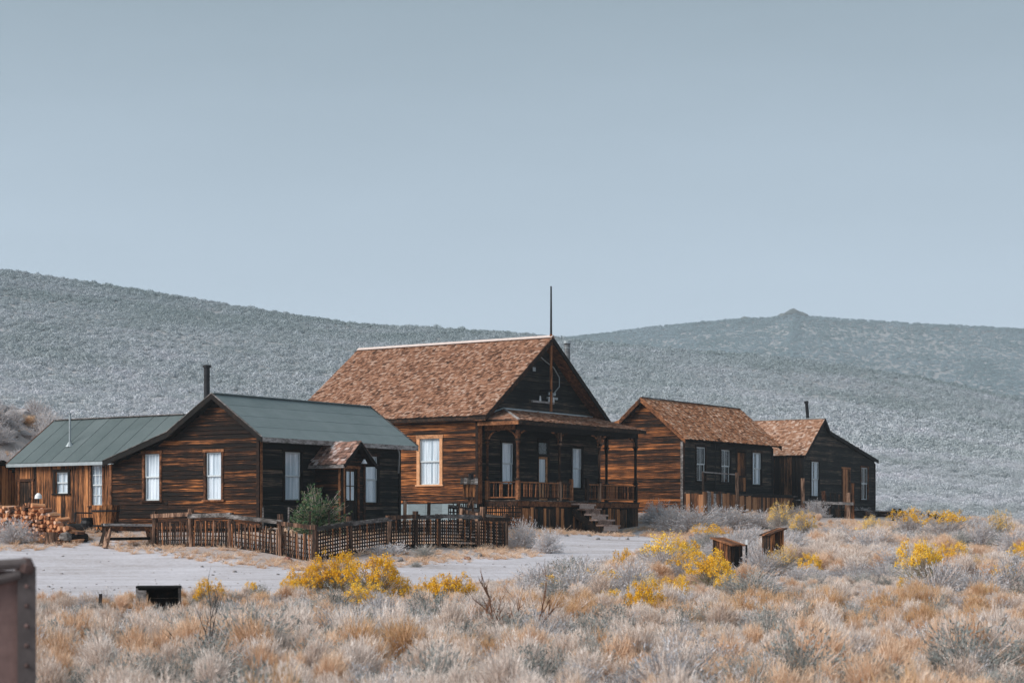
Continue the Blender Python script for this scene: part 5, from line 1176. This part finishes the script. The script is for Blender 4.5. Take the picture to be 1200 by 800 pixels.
# =====================================================================================
# plants
# =====================================================================================
def veg_mesh(name, mats, parts):
    """parts: list of (verts Nx3, tris Mx3, tint M, material index)"""
    V = []; F = []; T = []; I = []; b = 0
    for v, f, t, mi in parts: V.append(v); F.append(f + b); T.append(t); I.append(np.full(len(f), mi)); b += len(v)
    V = np.concatenate(V); F = np.concatenate(F); T = np.concatenate(T); I = np.concatenate(I)
    me = bpy.data.meshes.new(name); me.vertices.add(len(V)); me.vertices.foreach_set('co', V.astype(np.float32).ravel())
    me.loops.add(len(F) * 3); me.loops.foreach_set('vertex_index', F.astype(np.int32).ravel())
    me.polygons.add(len(F)); me.polygons.foreach_set('loop_start', np.arange(0, len(F) * 3, 3, dtype=np.int32)); me.polygons.foreach_set('material_index', I.astype(np.int32))
    a = me.attributes.new('tint', 'FLOAT', 'FACE'); a.data.foreach_set('value', T.astype(np.float32))
    for m in mats: me.materials.append(m)
    me.update(); me.validate(); return me
def unit(v): return v / (np.linalg.norm(v, axis=-1, keepdims=True) + 1e-9)
def stems_of(n, R_, H, spread, r, lump=.25):
    th = r.uniform(0, 2 * np.pi, n); ph = np.arccos(1 - r.uniform(0, 1, n) * (1 - math.cos(spread)))
    k = 1 + lump * np.sin(th * 3 + r.uniform(0, 6)) * np.sin(ph * 2) + r.uniform(-.18, .1, n)
    d = np.stack([np.sin(ph) * np.cos(th) * R_, np.sin(ph) * np.sin(th) * R_, np.cos(ph) * H], -1) * k[:, None]
    base = r.normal(0, .10 * R_, (n, 3)); base[:, 2] = 0; mid = base + (d - base) * .5; mid[:, 2] += .06 * H; mid[:, :2] *= .85
    return base, mid, d
def ribbon(p, q, w0, w1, r):
    d = unit(q - p); s = unit(np.cross(d, r.normal(0, 1, d.shape))); n = len(p)
    v = np.stack([p - s * w0, p + s * w0, q + s * w1, q - s * w1], 1).reshape(-1, 3); b = np.arange(n)[:, None] * 4
    f = np.concatenate([b + [0, 1, 2], b + [0, 2, 3]], 1).reshape(-1, 3); return v, f
def leaves(base, mid, tip, k, lo, length, width, up, r, jit=.02):
    n = len(base); u = r.uniform(lo, 1.02, (n, k)); t = u[..., None]
    p = (1 - t) ** 2 * base[:, None] + 2 * t * (1 - t) * mid[:, None] + t * t * tip[:, None]; p = p.reshape(-1, 3) + r.normal(0, jit, (n * k, 3))
    ax = unit(tip - mid)[:, None].repeat(k, 1).reshape(-1, 3); d = unit(ax * up + r.normal(0, .6, p.shape)); s = unit(np.cross(d, r.normal(0, 1, d.shape)))
    L = length * r.uniform(.6, 1.3, (len(p), 1)); w = width * r.uniform(.7, 1.3, (len(p), 1))
    v = np.stack([p - s * w / 2, p + s * w / 2, p + d * L], 1).reshape(-1, 3); f = np.arange(len(p) * 3).reshape(-1, 3)
    return v, f, u.reshape(-1)
def bush(name, seed, mats, n=260, R_=.5, H=.6, spread=1.35, k=9, leaf=.05, lw=.016, up=1.1, stem_w=.006, flower=0, fl_only_top=.3, lo=.4, tintcut=.5, lump=.25):
    r = np.random.default_rng(seed); b, m, t = stems_of(n, R_, H, spread, r, lump); parts = []
    for p, q, w0, w1 in ((b, m, stem_w, stem_w * .7), (m, t, stem_w * .7, stem_w * .4)):
        v, f = ribbon(p, q, w0, w1, r); parts.append((v, f, r.uniform(0, tintcut, len(f)), 1))
    v, f, u = leaves(b, m, t, k, lo, leaf, lw, up, r); parts.append((v, f, np.clip(r.uniform(0, 1, len(f)), 0, 1), 0))
    if flower:
        sel = t[:, 2] > H * fl_only_top; tt = t[sel]; tt = tt[r.uniform(0, 1, len(tt)) < .85]; c = np.repeat(tt, flower, 0); c = c + r.normal(0, .028, c.shape)
        d = unit(r.normal(0, 1, c.shape)); s = unit(np.cross(d, r.normal(0, 1, d.shape))); L = r.uniform(.012, .028, (len(c), 1))
        v = np.stack([c - s * L * .6, c + s * L * .6, c + d * L], 1).reshape(-1, 3); parts.append((v, np.arange(len(v)).reshape(-1, 3), r.uniform(0, 1, len(c)), 2))
    return veg_mesh(name, mats, parts)
ms = M
SAGE = [bush('sagebrush', 10 + i, [ms['sage'], ms['twig']], n=300, R_=.62, H=.62, spread=1.5, k=11, leaf=.055, lw=.016) for i in range(3)]
SAGEG = [bush('sagebrush', 20 + i, [ms['sage_green'], ms['twig']], n=280, R_=.55, H=.6, spread=1.45, k=11, leaf=.055, lw=.017) for i in range(2)]
RABBIT = [bush('rabbitbrush', 30 + i, [ms['green_stem'], ms['twig'], ms['flower']], n=340, R_=.55, H=.68, spread=1.3, k=8, leaf=.06, lw=.010, flower=34, fl_only_top=(.42, .55, .62)[i]) for i in range(3)]
RABBITP = [bush('rabbitbrush', 40 + i, [ms['sage_green'], ms['twig'], ms['flower_pale']], n=280, R_=.55, H=.62, spread=1.35, k=9, leaf=.055, lw=.012, flower=15, fl_only_top=.5) for i in range(2)]
RABBITS = [bush('rabbitbrush', 45 + i, [ms['sage'], ms['twig'], ms['flower']], n=290, R_=.58, H=.66, spread=1.4, k=10, leaf=.055, lw=.013, flower=26, fl_only_top=.72) for i in range(2)]
VINE = [bush('vine_bush', 50, [ms['vine'], ms['twig']], n=420, R_=.9, H=1.5, spread=1.75, k=14, leaf=.09, lw=.07, up=.2, lo=.3)]
PALE = [bush('pale_brush', 60 + i, [ms['pale_brush'], ms['twig']], n=260, R_=.36, H=.62, spread=.95, k=16, leaf=.075, lw=.0085, up=1.9, lo=.3, lump=.1) for i in range(3)]
STRAW = [bush('straw_tuft', 70 + i, [ms['straw'], ms['straw']], n=260, R_=.34, H=.58, spread=.9, k=12, leaf=.09, lw=.0075, up=2.2, lo=.3, lump=.1) for i in range(3)]
GOLD = [bush('gold_tuft', 80 + i, [ms['straw_gold'], ms['straw']], n=240, R_=.36, H=.62, spread=1.0, k=13, leaf=.08, lw=.009, up=2.0, lo=.3) for i in range(2)]
DARKB = [bush('dark_brush', 90, [ms['sage_green'], ms['twig']], n=170, R_=.42, H=.5, spread=1.2, k=8, leaf=.06, lw=.014)]
LOWS = [bush('low_sage', 95 + i, [ms['sage'], ms['twig']], n=110, R_=.5, H=.42, spread=1.5, k=9, leaf=.07, lw=.022) for i in range(2)]
TUFT = [bush('grass_tuft', 120 + i, [ms['straw'] if i else ms['pale_brush'], ms['straw']], n=34, R_=.5, H=.55, spread=1.1, k=3, leaf=.09, lw=.02, up=2.5, lo=.3, stem_w=.012) for i in range(3)]
HILLB = []
for i in range(4):
    r = np.random.default_rng(200 + i); n = 190; d = unit(r.normal(0, 1, (n, 3))); d[:, 2] = np.abs(d[:, 2]); c = d * [[.75, .75, .62]] * r.uniform(.6, 1.05, (n, 1))
    s = unit(np.cross(d, r.normal(0, 1, d.shape))); e = unit(np.cross(s, d) + d * r.uniform(.2, 1.4, (n, 1))); L = r.uniform(.11, .21, (n, 1))
    v = np.stack([c - s * L * .45, c + s * L * .45, c + e * L], 1).reshape(-1, 3); HILLB.append(veg_mesh('hill_sagebrush', [ms['hill_bush']], [(v, np.arange(3 * n).reshape(-1, 3), r.uniform(0, 1, n), 0)]))

for i in range(3):      # the same shrub with finer leaves for the foot of the slope
    r = np.random.default_rng(300 + i); n = 900; d = unit(r.normal(0, 1, (n, 3))); d[:, 2] = np.abs(d[:, 2]); c = d * [[.72, .72, .60]] * r.uniform(.5, 1.08, (n, 1))
    s = unit(np.cross(d, r.normal(0, 1, d.shape))); e = unit(np.cross(s, d) * .5 + d * r.uniform(.6, 1.6, (n, 1))); L = r.uniform(.06, .13, (n, 1))
    v = np.stack([c - s * L * .3, c + s * L * .3, c + e * L], 1).reshape(-1, 3); HILLB.append(veg_mesh('hill_sagebrush', [ms['hill_bush']], [(v, np.arange(3 * n).reshape(-1, 3), r.uniform(0, 1, n), 0)]))

# -- masses nobody could count: points with a rotation, a size and a kind, instanced in geometry nodes
_hidden = {}
def collection_of(meshes, name):
    col = bpy.data.collections.new(name)
    for i, me in enumerate(meshes): o = bpy.data.objects.new('%s_%02d' % (name, i), me); col.objects.link(o)
    return col
def scatter(name, meshes, pts, rot, scale, idx, label, cat):
    me = bpy.data.meshes.new(name); me.vertices.add(len(pts)); me.vertices.foreach_set('co', pts.astype(np.float32).ravel())
    for nm, dt, arr in (('rot', 'FLOAT_VECTOR', rot), ('size', 'FLOAT_VECTOR', scale), ('pick', 'INT', idx)):
        a = me.attributes.new(nm, dt, 'POINT'); a.data.foreach_set('vector' if dt == 'FLOAT_VECTOR' else 'value', arr.astype(np.float32 if dt != 'INT' else np.int32).ravel())
    o = bpy.data.objects.new(name, me); C.objects.link(o); tag(o, label, cat, kind='stuff')
    ng = bpy.data.node_groups.new(name, 'GeometryNodeTree'); ng.interface.new_socket('Geometry', in_out='INPUT', socket_type='NodeSocketGeometry'); ng.interface.new_socket('Geometry', in_out='OUTPUT', socket_type='NodeSocketGeometry')
    gi = ng.nodes.new('NodeGroupInput'); go = ng.nodes.new('NodeGroupOutput'); ip = ng.nodes.new('GeometryNodeInstanceOnPoints'); ci = ng.nodes.new('GeometryNodeCollectionInfo')
    ci.inputs['Collection'].default_value = collection_of(meshes, name + '_kinds'); ci.inputs['Separate Children'].default_value = True; ci.inputs['Reset Children'].default_value = True
    def attr(nm, t): n = ng.nodes.new('GeometryNodeInputNamedAttribute'); n.data_type = t; n.inputs['Name'].default_value = nm; return n.outputs['Attribute']
    ip.inputs['Pick Instance'].default_value = True
    er = ng.nodes.new('FunctionNodeEulerToRotation'); L = ng.links.new
    m2p = ng.nodes.new('GeometryNodeMeshToPoints')
    L(attr('rot', 'FLOAT_VECTOR'), er.inputs[0]); L(er.outputs[0], ip.inputs['Rotation']); L(attr('size', 'FLOAT_VECTOR'), ip.inputs['Scale']); L(attr('pick', 'INT'), ip.inputs['Instance Index'])
    L(gi.outputs[0], m2p.inputs[0]); L(m2p.outputs[0], ip.inputs['Points']); L(ci.outputs[0], ip.inputs['Instance']); L(ip.outputs[0], go.inputs[0])
    md = o.modifiers.new('scatter', 'NODES'); md.node_group = ng; return o

def street_xy(X, Y): dx = X - O1.x; dy = Y - O1.y; return dx * U.x + dy * U.y, dx * W.x + dy * W.y
RECTS = [(-.6, 8.6, -1.9, 7.6), (.3, 5.4, 6.5, 13.6), (15.3, 26.3, -.6, 13), (19, 22.0, -2.4, 0), (31.0, 44.2, -.6, 7.6), (42.5, 56.5, -1.8, 9), (-4.6, -3.4, 3.8, 10.8)]
def blocked(X, Y, pad=0.25):
    t, s = street_xy(X, Y); m = np.zeros(X.shape, bool)
    for a, b, c, d in RECTS: m |= (t > a - pad) & (t < b + pad) & (s > c - pad) & (s < d + pad)
    yard = (t > -4.1) & (t < 6.8) & (s > -6.2) & (s < 2)
    yard |= (t > -6.5) & (t < -3.5) & (s > -1) & (s < 4.5)
    return m | yard | on_road(X, Y)
def sample(n, y0, y1, px0=-300, px1=1500, pw=2.0):
    """points spread evenly over the ground between two distances, over the viewing sector and well to its sides"""
    Y = (y0 ** pw + rng.uniform(0, 1, n) * (y1 ** pw - y0 ** pw)) ** (1 / pw); px = rng.uniform(px0, px1, n); return (px - 600) / FPX * Y, Y
def rots(n, tilt=.12): return np.stack([rng.normal(0, tilt, n), rng.normal(0, tilt, n), rng.uniform(0, 6.283, n)], -1)

# foreground brush, denser and taller near the camera
X, Y = sample(9500, 12.5, 47.5, -420, 1620); keep = ~on_road(X, Y); X, Y = X[keep], Y[keep]
keep = (np.hypot(X + 3.3, Y - 11.2) > 1.6) & ~((X < -2.0) & (X > -4.6) & (Y < 10.3)); X, Y = X[keep], Y[keep]
cx_, cy_ = hit(186, 722, 30, 60); keep = ~((np.abs(X - cx_) < 1.0) & (Y > cy_ - 5) & (Y < cy_ + .5)); X, Y = X[keep], Y[keep]
n1 = vnoise(X * .8, Y * .8, 21); n2 = vnoise(X * .5 + 40, Y * .5, 22); u = rng.uniform(0, 1, len(X))
pxx, pyy = to_px(X, Y)
warm = .55 * n1 + rng.normal(0, .45, len(X)); kinds = np.where(warm > .14, 3 + rng.integers(0, 3, len(X)), rng.integers(0, 3, len(X)))
kinds = np.where((n2 > .45) & (u < .6), 6 + rng.integers(0, 2, len(X)), kinds); kinds = np.where((n2 < -.45) & (u < .45), 8, kinds); kinds = np.where(u < .10, 11, kinds); kinds = np.where(u > .93, 9 + rng.integers(0, 2, len(X)), kinds)
h = (.50 + .17 * vnoise(X * .6, Y * .6, 23) + rng.normal(0, .15, len(X))) * np.interp(Y, [12, 20, 30, 40, 47], [1.1, 1.05, 1.0, .7, .5]); h = np.clip(h, .2, 1.2)
h = h * np.where(X > 1, 1.1, 1.0)
sc = np.stack([h * rng.uniform(.8, 1.15, len(X)), h * rng.uniform(.8, 1.15, len(X)), h * rng.uniform(.9, 1.35, len(X))], -1)
scatter('dry_brush', PALE + STRAW + GOLD + DARKB + SAGE[:2] + SAGEG[:1], np.stack([X, Y, ground(X, Y) - .03], -1), rots(len(X)), sc, kinds, 'mixed straw and lavender grey brush covering the foreground', 'brush')

# right hand and middle field behind the first strip, up to the houses
X, Y = sample(6200, 46, 112, -380, 1620); keep = ~blocked(X, Y); X, Y = X[keep], Y[keep]
pxx, pyy = to_px(X, Y); t, s = street_xy(X, Y)
thin = np.where(pxx > 720, 1.0, .45) * np.where((pxx < 640) & (Y > 47), .10, 1.0) * np.where((pxx > 600) & (pxx < 760) & (Y > 62), .3, 1.0)
thin = np.where((t > 15) & (t < 29) & (s > -7), .0, thin); thin = np.where((pxx > 900) & (pxx < 1062) & (Y > 88), .25, thin); thin = np.where((pxx > 985) & (pxx < 1062) & (Y > 80), .0, thin)
for bx_ in ((853, 668), (906, 664)):
    q_ = hit(*bx_); thin = np.where((np.abs(X - q_[0]) < 1.0) & (Y > q_[1] - 4.5) & (Y < q_[1] + .7), .0, thin)
keep = rng.uniform(0, 1, len(X)) < thin; X, Y, pxx = X[keep], Y[keep], pxx[keep]
n1 = vnoise(X * .7, Y * .7, 31); u = rng.uniform(0, 1, len(X))
kinds = np.where(n1 > .2, 5 + rng.integers(0, 2, len(X)), rng.integers(0, 5, len(X))); kinds = np.where((n1 < -.3) & (u < .35), 7 + rng.integers(0, 2, len(X)), kinds)
h = np.clip(.72 + .2 * n1 + rng.normal(0, .15, len(X)), .3, 1.3) * np.interp(Y, [46, 60, 78, 84, 112], [1.0, 1.15, 1.0, .6, .5]); sc = np.stack([h * 1.15, h * 1.15, h * rng.uniform(.8, 1.1, len(X))], -1)
scatter('field_brush', [SAGE[0], SAGE[1], SAGE[2], LOWS[0], LOWS[1], PALE[0], STRAW[0], SAGEG[0], SAGEG[1]], np.stack([X, Y, ground(X, Y) - .03], -1), rots(len(X)), sc, kinds, 'low grey sage and straw covering the field around the houses', 'brush')

# loose gravel on the dirt, and a fringe of short dry grass along its edges
def pebble_meshes():
    out = []
    for i in range(3):
        mb = MB(); n = 6; r_ = random.Random(i); ring = [(math.cos(k * 6.28 / n) * r_.uniform(.7, 1.2), math.sin(k * 6.28 / n) * r_.uniform(.7, 1.2), 0) for k in range(n)]; mid = [(x * .7, y * .7, .6) for x, y, z in ring]
        mb.add(ring + mid, [(k, (k + 1) % n, n + (k + 1) % n, n + k) for k in range(n)] + [tuple(range(n, 2 * n))]); out.append(mb.mesh('pebble', M['rock']))
    return out
X, Y = sample(9000, 40, 100, -100, 1250); keep = on_road(X, Y) & (rng.uniform(0, 1, len(X)) < .15 + .5 * (vnoise(X * .9, Y * .9, 61) > .2)); X, Y = X[keep], Y[keep]
h = rng.lognormal(-3.6, .5, len(X)); scatter('gravel', pebble_meshes(), np.stack([X, Y, ground(X, Y)], -1), rots(len(X)), np.stack([h, h, h], -1), rng.integers(0, 3, len(X)), 'scattered gravel lying on the pale dirt road', 'gravel')
X, Y = sample(34000, 40, 112, -150, 1300); edge = np.zeros(len(X))
for k in range(8): edge += on_road(X + 1.1 * math.cos(k * .785), Y + 1.1 * math.sin(k * .785))
t, s_ = street_xy(X, Y); solid = np.zeros(len(X), bool)
for a_, b_, c_, d_ in RECTS: solid |= (t > a_) & (t < b_) & (s_ > c_) & (s_ < d_)
infence = (t > -4.1) & (t < 6.8) & (s_ > -6.2) & (s_ < 0)
keep = ~solid & (((edge > 0) & (edge < 8)) | (infence & (rng.uniform(0, 1, len(X)) < .8)) | ((~on_road(X, Y)) & (t < 30) & (rng.uniform(0, 1, len(X)) < .25)))
X, Y = X[keep], Y[keep]; h = np.clip(rng.normal(.13, .06, len(X)), .05, .34)
scatter('dry_grass', TUFT, np.stack([X, Y, ground(X, Y) - .02], -1), rots(len(X), .2), np.stack([h * 3, h * 3, h * 1.6], -1), rng.integers(0, 3, len(X)), 'short straw coloured grass along the road edge and in the fenced yard', 'grass')

# near hillside
X, Y = sample(120000, 112, 505, -350, 1550, 1.75); keep = ~blocked(X, Y, 1.0)
dn = vnoise(X / 16, Y / 16, 41) + .6 * vnoise(X / 5, Y / 5, 42); keep &= rng.uniform(0, 1, len(X)) < np.clip(.85 + .3 * dn, .55, 1); X, Y = X[keep], Y[keep]
h = np.clip(rng.lognormal(0, .32, len(X)), .5, 2.1) * np.interp(Y, [112, 200, 480], [.6, .72, .80]) * (1 + .15 * vnoise(X / 16, Y / 16, 41))
sc = np.stack([h, h, h * rng.uniform(.7, 1.15, len(X))], -1)
scatter('hillside_sagebrush', HILLB, np.stack([X, Y, ground(X, Y) - .05], -1), rots(len(X), .15), sc, np.where(Y < 230, 4 + rng.integers(0, 3, len(X)), rng.integers(0, 4, len(X))), 'grey green sagebrush covering the nearer hillside', 'brush')
# far hillside
X, Y = sample(120000, 900, 1540, 450, 1650, 1.6); h = np.clip(rng.lognormal(0, .35, len(X)), .5, 1.7) * 1.7
keep = rng.uniform(0, 1, len(X)) < np.clip(.85 + .3 * vnoise(X / 60, Y / 60, 51), .5, 1); X, Y, h = X[keep], Y[keep], h[keep]
scatter('far_sagebrush', HILLB, np.stack([X, Y, ground(X, Y) - .1], -1), rots(len(X), .15), np.stack([h, h, h * .8], -1), rng.integers(0, 4, len(X)), 'blue grey scrub covering the far hill', 'brush')

# -- single shrubs, each a thing of its own
def shrub(kind, meshes, x, y, w, hgt, label, cat, group, base_w=1.1, base_h=.62):
    o = bpy.data.objects.new(kind, random.choice(meshes)); C.objects.link(o); g = gz(x, y)
    o.location = (x, y, g - .03); k = w / base_w; o.scale = (k, k, hgt / base_h); o.rotation_euler = (random.uniform(-.06, .06), random.uniform(-.06, .06), random.uniform(0, 6.28))
    return tag(o, label, cat, group)
# more sagebrush of the near road edge, each its own
_sz = random.Random(77)
def row(kind, meshes, items, cat, group, bw, bh):
    for px, py, w, h_, lab in items:
        if kind == 'rabbitbrush' and py < 700: h_ *= 1.15; w *= 1.1
        x, y = hit(px, py, 15, 118); m = y / FPX; shrub(kind, meshes, x, y, w * m, h_ * m, lab, cat, group, bw, bh)
YG = 'yellow flowering rabbitbrush in the field'
row('rabbitbrush', RABBIT, [
    (440, 712, 70, 56, 'largest golden rabbitbrush in the clump left of centre, right lobe'), (395, 700, 62, 48, 'golden rabbitbrush in the middle of the clump below the picket fence'), (360, 700, 46, 34, 'golden rabbitbrush at the left of the clump below the picket fence'),
    (425, 722, 60, 36, 'low golden rabbitbrush at the front of the clump left of centre'), (465, 712, 42, 34, 'golden rabbitbrush on the right rim of the clump left of centre'),
    (243, 713, 36, 32, 'small bright rabbitbrush right of the wooden crate'), (528, 716, 62, 40, 'rounded golden rabbitbrush just right of the big clump'), (503, 714, 38, 34, 'small golden rabbitbrush left part of the second clump'),
    (834, 694, 56, 38, 'brightest rabbitbrush in front of the plank boxes'), (756, 732, 52, 46, 'dark based rabbitbrush left of the brightest bush'), (794, 712, 40, 34, 'rabbitbrush between the dark based bush and the brightest bush'),
    (1080, 692, 52, 46, 'lone bright rabbitbrush standing in the right hand field'), (1180, 688, 28, 22, 'small bright rabbitbrush near the right edge'), (950, 676, 26, 22, 'small bright rabbitbrush right of the upright plank box'),
    (295, 698, 16, 14, 'tiny yellow sprig between the small bright bush and the clump'), (668, 690, 26, 18, 'small yellow topped bush on the near road edge'), (733, 676, 24, 26, 'small yellow topped bush left of the sage dome'),
    (718, 718, 34, 26, 'small golden rabbitbrush low between the near road edge and the dark based bush'), (738, 742, 30, 22, 'lowest small golden rabbitbrush below the dark based bush'), (800, 668, 36, 28, 'small golden rabbitbrush just behind the grey sage dome'),
    (1120, 668, 36, 26, 'golden rabbitbrush a little right of and behind the lone bright bush'), (1196, 664, 30, 22, 'golden rabbitbrush cut by the right edge'), (1062, 700, 26, 22, 'small golden offshoot at the left foot of the lone bright bush'), (342, 706, 30, 26, 'leftmost low golden lobe of the big clump'),
    (848, 704, 34, 30, 'bright rabbitbrush on the right foot of the brightest bush')], 'shrub', YG, 1.1, .68)
row('rabbitbrush', RABBITS, [
    (778, 678, 66, 40, 'grey sage dome with yellow blossom on top, left of the plank boxes'), (806, 684, 44, 30, 'grey bush with yellow crown beside the brightest bush'), (832, 640, 46, 20, 'yellow topped bush at the far side of the path behind the plank boxes'),
    (1065, 632, 44, 28, 'yellow topped bush below the steps of the farthest house'), (1110, 634, 58, 28, 'wide yellow topped bush right of the path fork'), (700, 700, 60, 30, 'grey bush with a few yellow tips on the near road edge'), (650, 705, 50, 28, 'grey bush with one yellow tip left along the near road edge')], 'shrub', YG, 1.15, .66)
row('rabbitbrush', RABBITP, [
    (915, 622, 34, 26, 'pale yellow bush below the stairs between the far houses'), (940, 634, 34, 28, 'second pale yellow bush right below the stairs'), (918, 672, 36, 26, 'fading yellow bush at the foot of the upright plank box'), (1004, 674, 30, 20, 'fading yellow bush in the middle of the right field'),
    (1172, 634, 30, 28, 'fading yellow bush near the right edge behind the path'), (1024, 632, 40, 22, 'fading yellow bush at the end of the light path'), (1145, 676, 30, 20, 'fading bush right of the lone bright bush'), (1152, 712, 36, 24, 'thin yellow tipped bush low in the right field'),
    (1105, 664, 30, 20, 'fading bush just behind the lone bright bush'), (760, 706, 44, 30, 'fading bush behind the dark based bush')], 'shrub', YG, 1.1, .62)
SG = 'grey sagebrush standing by itself'
row('sagebrush', SAGE, [
    (18, 636, 58, 30, 'big round sagebrush at the left edge in front of the woodpile'), (612, 642, 46, 34, 'grey sagebrush at the foot of the porch skirt, left one'), (640, 648, 40, 30, 'grey sagebrush at the foot of the porch skirt, right one'),
    (772, 613, 52, 26, 'sagebrush under the gable of the shake roof house'), (815, 624, 78, 31, 'wide sagebrush before the plank skirt of the shake roof house'), (858, 619, 66, 27, 'sagebrush before the middle of the plank skirt'), (843, 612, 30, 20, 'round pinkish sagebrush touching the plank skirt'),
    (790, 622, 60, 30, 'sagebrush at the left end of the row before the shake roof house'), (890, 619, 60, 22, 'sagebrush before the right end of the plank skirt'), (957, 606, 34, 20, 'sagebrush at the foot of the broken fence'), (935, 606, 28, 14, 'small sagebrush left of the broken fence'),
    (1010, 606, 30, 12, 'low sagebrush left of the end house steps'), (1072, 622, 46, 26, 'pinkish sagebrush behind the yellow topped bush at the end house'), (1140, 630, 50, 26, 'grey sagebrush in the row on the far right'), (1190, 648, 50, 30, 'grey sagebrush at the right edge behind the path'),
    (1150, 640, 46, 34, 'dark based sagebrush on the far right beside the path'), (1030, 640, 60, 24, 'sagebrush at the near end of the light path'), (985, 640, 60, 26, 'sagebrush left of the light path'), (868, 650, 60, 34, 'sagebrush behind the left plank box'), (925, 655, 56, 34, 'sagebrush behind the upright plank box'),
    (705, 712, 64, 40, 'grey sagebrush low on the near road edge'), (745, 690, 60, 34, 'grey sagebrush left of the dark based rabbitbrush')], 'shrub', SG, 1.24, .62)
row('sagebrush', SAGEG, [
    (392, 730, 62, 44, 'dark grey green sagebrush in front of the golden clump'), (492, 730, 40, 40, 'dark sagebrush between the two golden clumps'), (690, 704, 50, 30, 'dark sagebrush beside the near road edge'), (487, 664, 16, 8, 'tiny green plant beside the pale rock'),
    (1045, 640, 46, 22, 'dark sagebrush above the light path'), (830, 745, 60, 40, 'dark sagebrush in front of the brightest rabbitbrush'), (1205, 720, 60, 46, 'dark sagebrush at the right edge of the field'), (900, 760, 70, 50, 'dark sagebrush low in the right foreground')], 'shrub', SG, 1.1, .6)
for i in range(26):
    px = _sz.uniform(600, 1190); py = _sz.uniform(672, 722) if px < 900 else _sz.uniform(640, 720)
    x, y = hit(px, py, 40, 80); w = _sz.uniform(1.0, 1.8)
    if on_road(np.array([x]), np.array([y]))[0]: continue
    shrub('sagebrush', SAGE + SAGEG, x, y, w, w * _sz.uniform(.45, .6), 'grey sagebrush in the field to the right of the dirt road', 'shrub', 'sagebrush spread over the right hand field', 1.24, .62)
for i in range(90):      # on the mound behind the shed
    X0 = random.uniform(-34, -20.5); Y0 = random.uniform(80, 97); w = random.uniform(.8, 1.9)
    if blocked(np.array([X0]), np.array([Y0]))[0]: continue
    shrub('sagebrush', SAGE, X0, Y0, w, w * .62, 'pale sagebrush on the rocky mound behind the annex', 'shrub', 'sagebrush on the left mound', 1.24, .62)
_a = street(0, -2.2); tp = street(on_line(_a, U, 371), -2.2); shrub('vine_bush', VINE, tp.x, tp.y, 2.1, 1.45, 'green leafy vine bush growing left of the cottage entry porch', 'bush', None, 1.8, 1.5)
p = P3(33, 0, 90); shrub('sagebrush', GOLD, p[0], p[1], .9, .5, 'rust red bush on top of the mound above the annex roof', 'shrub', None, .72, .62)

def dead_shrub(name, px, py, w, hgt, seed, mat, label, thick=.016, n0=6, cat='dead shrub'):
    r = random.Random(seed); x, y = hit(px, py, 14, 118); g = G((x, y)); mb = MB()
    def grow(p, d, L, rad, lev):
        pts = [p]; 
        for _ in range(3): d = (d + Vector((r.uniform(-.3, .3), r.uniform(-.3, .3), r.uniform(-.12, .22)))).normalized(); pts.append(pts[-1] + d * L / 3)
        mb.tube(pts, [rad, rad * .8, rad * .6, rad * .35], 5, cap=False)
        if lev > 0:
            for _ in range(r.choice((2, 3, 3))): q = pts[r.choice((1, 2, 3))]; grow(q, (d + Vector((r.uniform(-.9, .9), r.uniform(-.9, .9), r.uniform(-.2, .6)))).normalized(), L * r.uniform(.5, .75), rad * .5, lev - 1)
    for k in range(n0): a = r.uniform(0, 6.28); e = r.uniform(.3, 1.2); grow(Vector((0, 0, -.03)), Vector((math.cos(a), math.sin(a), e)).normalized(), hgt * r.uniform(.6, .9), thick, 3)
    o = mb.build(name, M[mat], loc=g); k = w / (2 * hgt); o.scale = (k, k, 1); tag(o, label, cat); return o
dead_shrub('dead_shrub', 583, 765, 1.5, 1.15, 3, 'twig_brown', 'bare brown trunked shrub in the centre foreground', .055, 4)
dead_shrub('dead_shrub', 560, 745, 1.9, .75, 4, 'twig', 'bleached leafless shrub left of the dark bare shrub', .020, 10)
dead_shrub('dead_shrub', 625, 740, 1.9, .8, 14, 'twig', 'bleached leafless shrub right of the dark bare shrub', .020, 10)
dead_shrub('dead_branch', 254, 795, .9, .85, 5, 'twig_dark', 'charred dead branch sticking up in the left foreground', .034, 4, 'branch')
dead_shrub('dead_shrub', 1105, 800, .8, .3, 6, 'twig', 'bleached twigs tangled in the brush at the bottom right', .012, 6)
dead_shrub('dead_branch', 300, 722, .7, .25, 7, 'twig_dark', 'thin dark twig left of the golden clump', .012, 2, 'branch')

# the air: thin even haze, sky outside it
mb = MB(); zt = float(GZ.max()) + 25; mb.box(-3400, 3400, -90, 3150, -60 + float(GZ.min()), zt); hz = mb.build('haze', M['backing'], kind='stuff')
hm = bpy.data.materials.new('haze air'); hm.use_nodes = True; hm.node_tree.nodes.clear(); ho = hm.node_tree.nodes.new('ShaderNodeOutputMaterial'); hv = hm.node_tree.nodes.new('ShaderNodeVolumePrincipled')
hv.inputs['Color'].default_value = (.80, .90, 1, 1); hv.inputs['Density'].default_value = .00032; hv.inputs['Anisotropy'].default_value = .1
hm.node_tree.links.new(hv.outputs[0], ho.inputs['Volume']); hz.data.materials.clear(); hz.data.materials.append(hm)
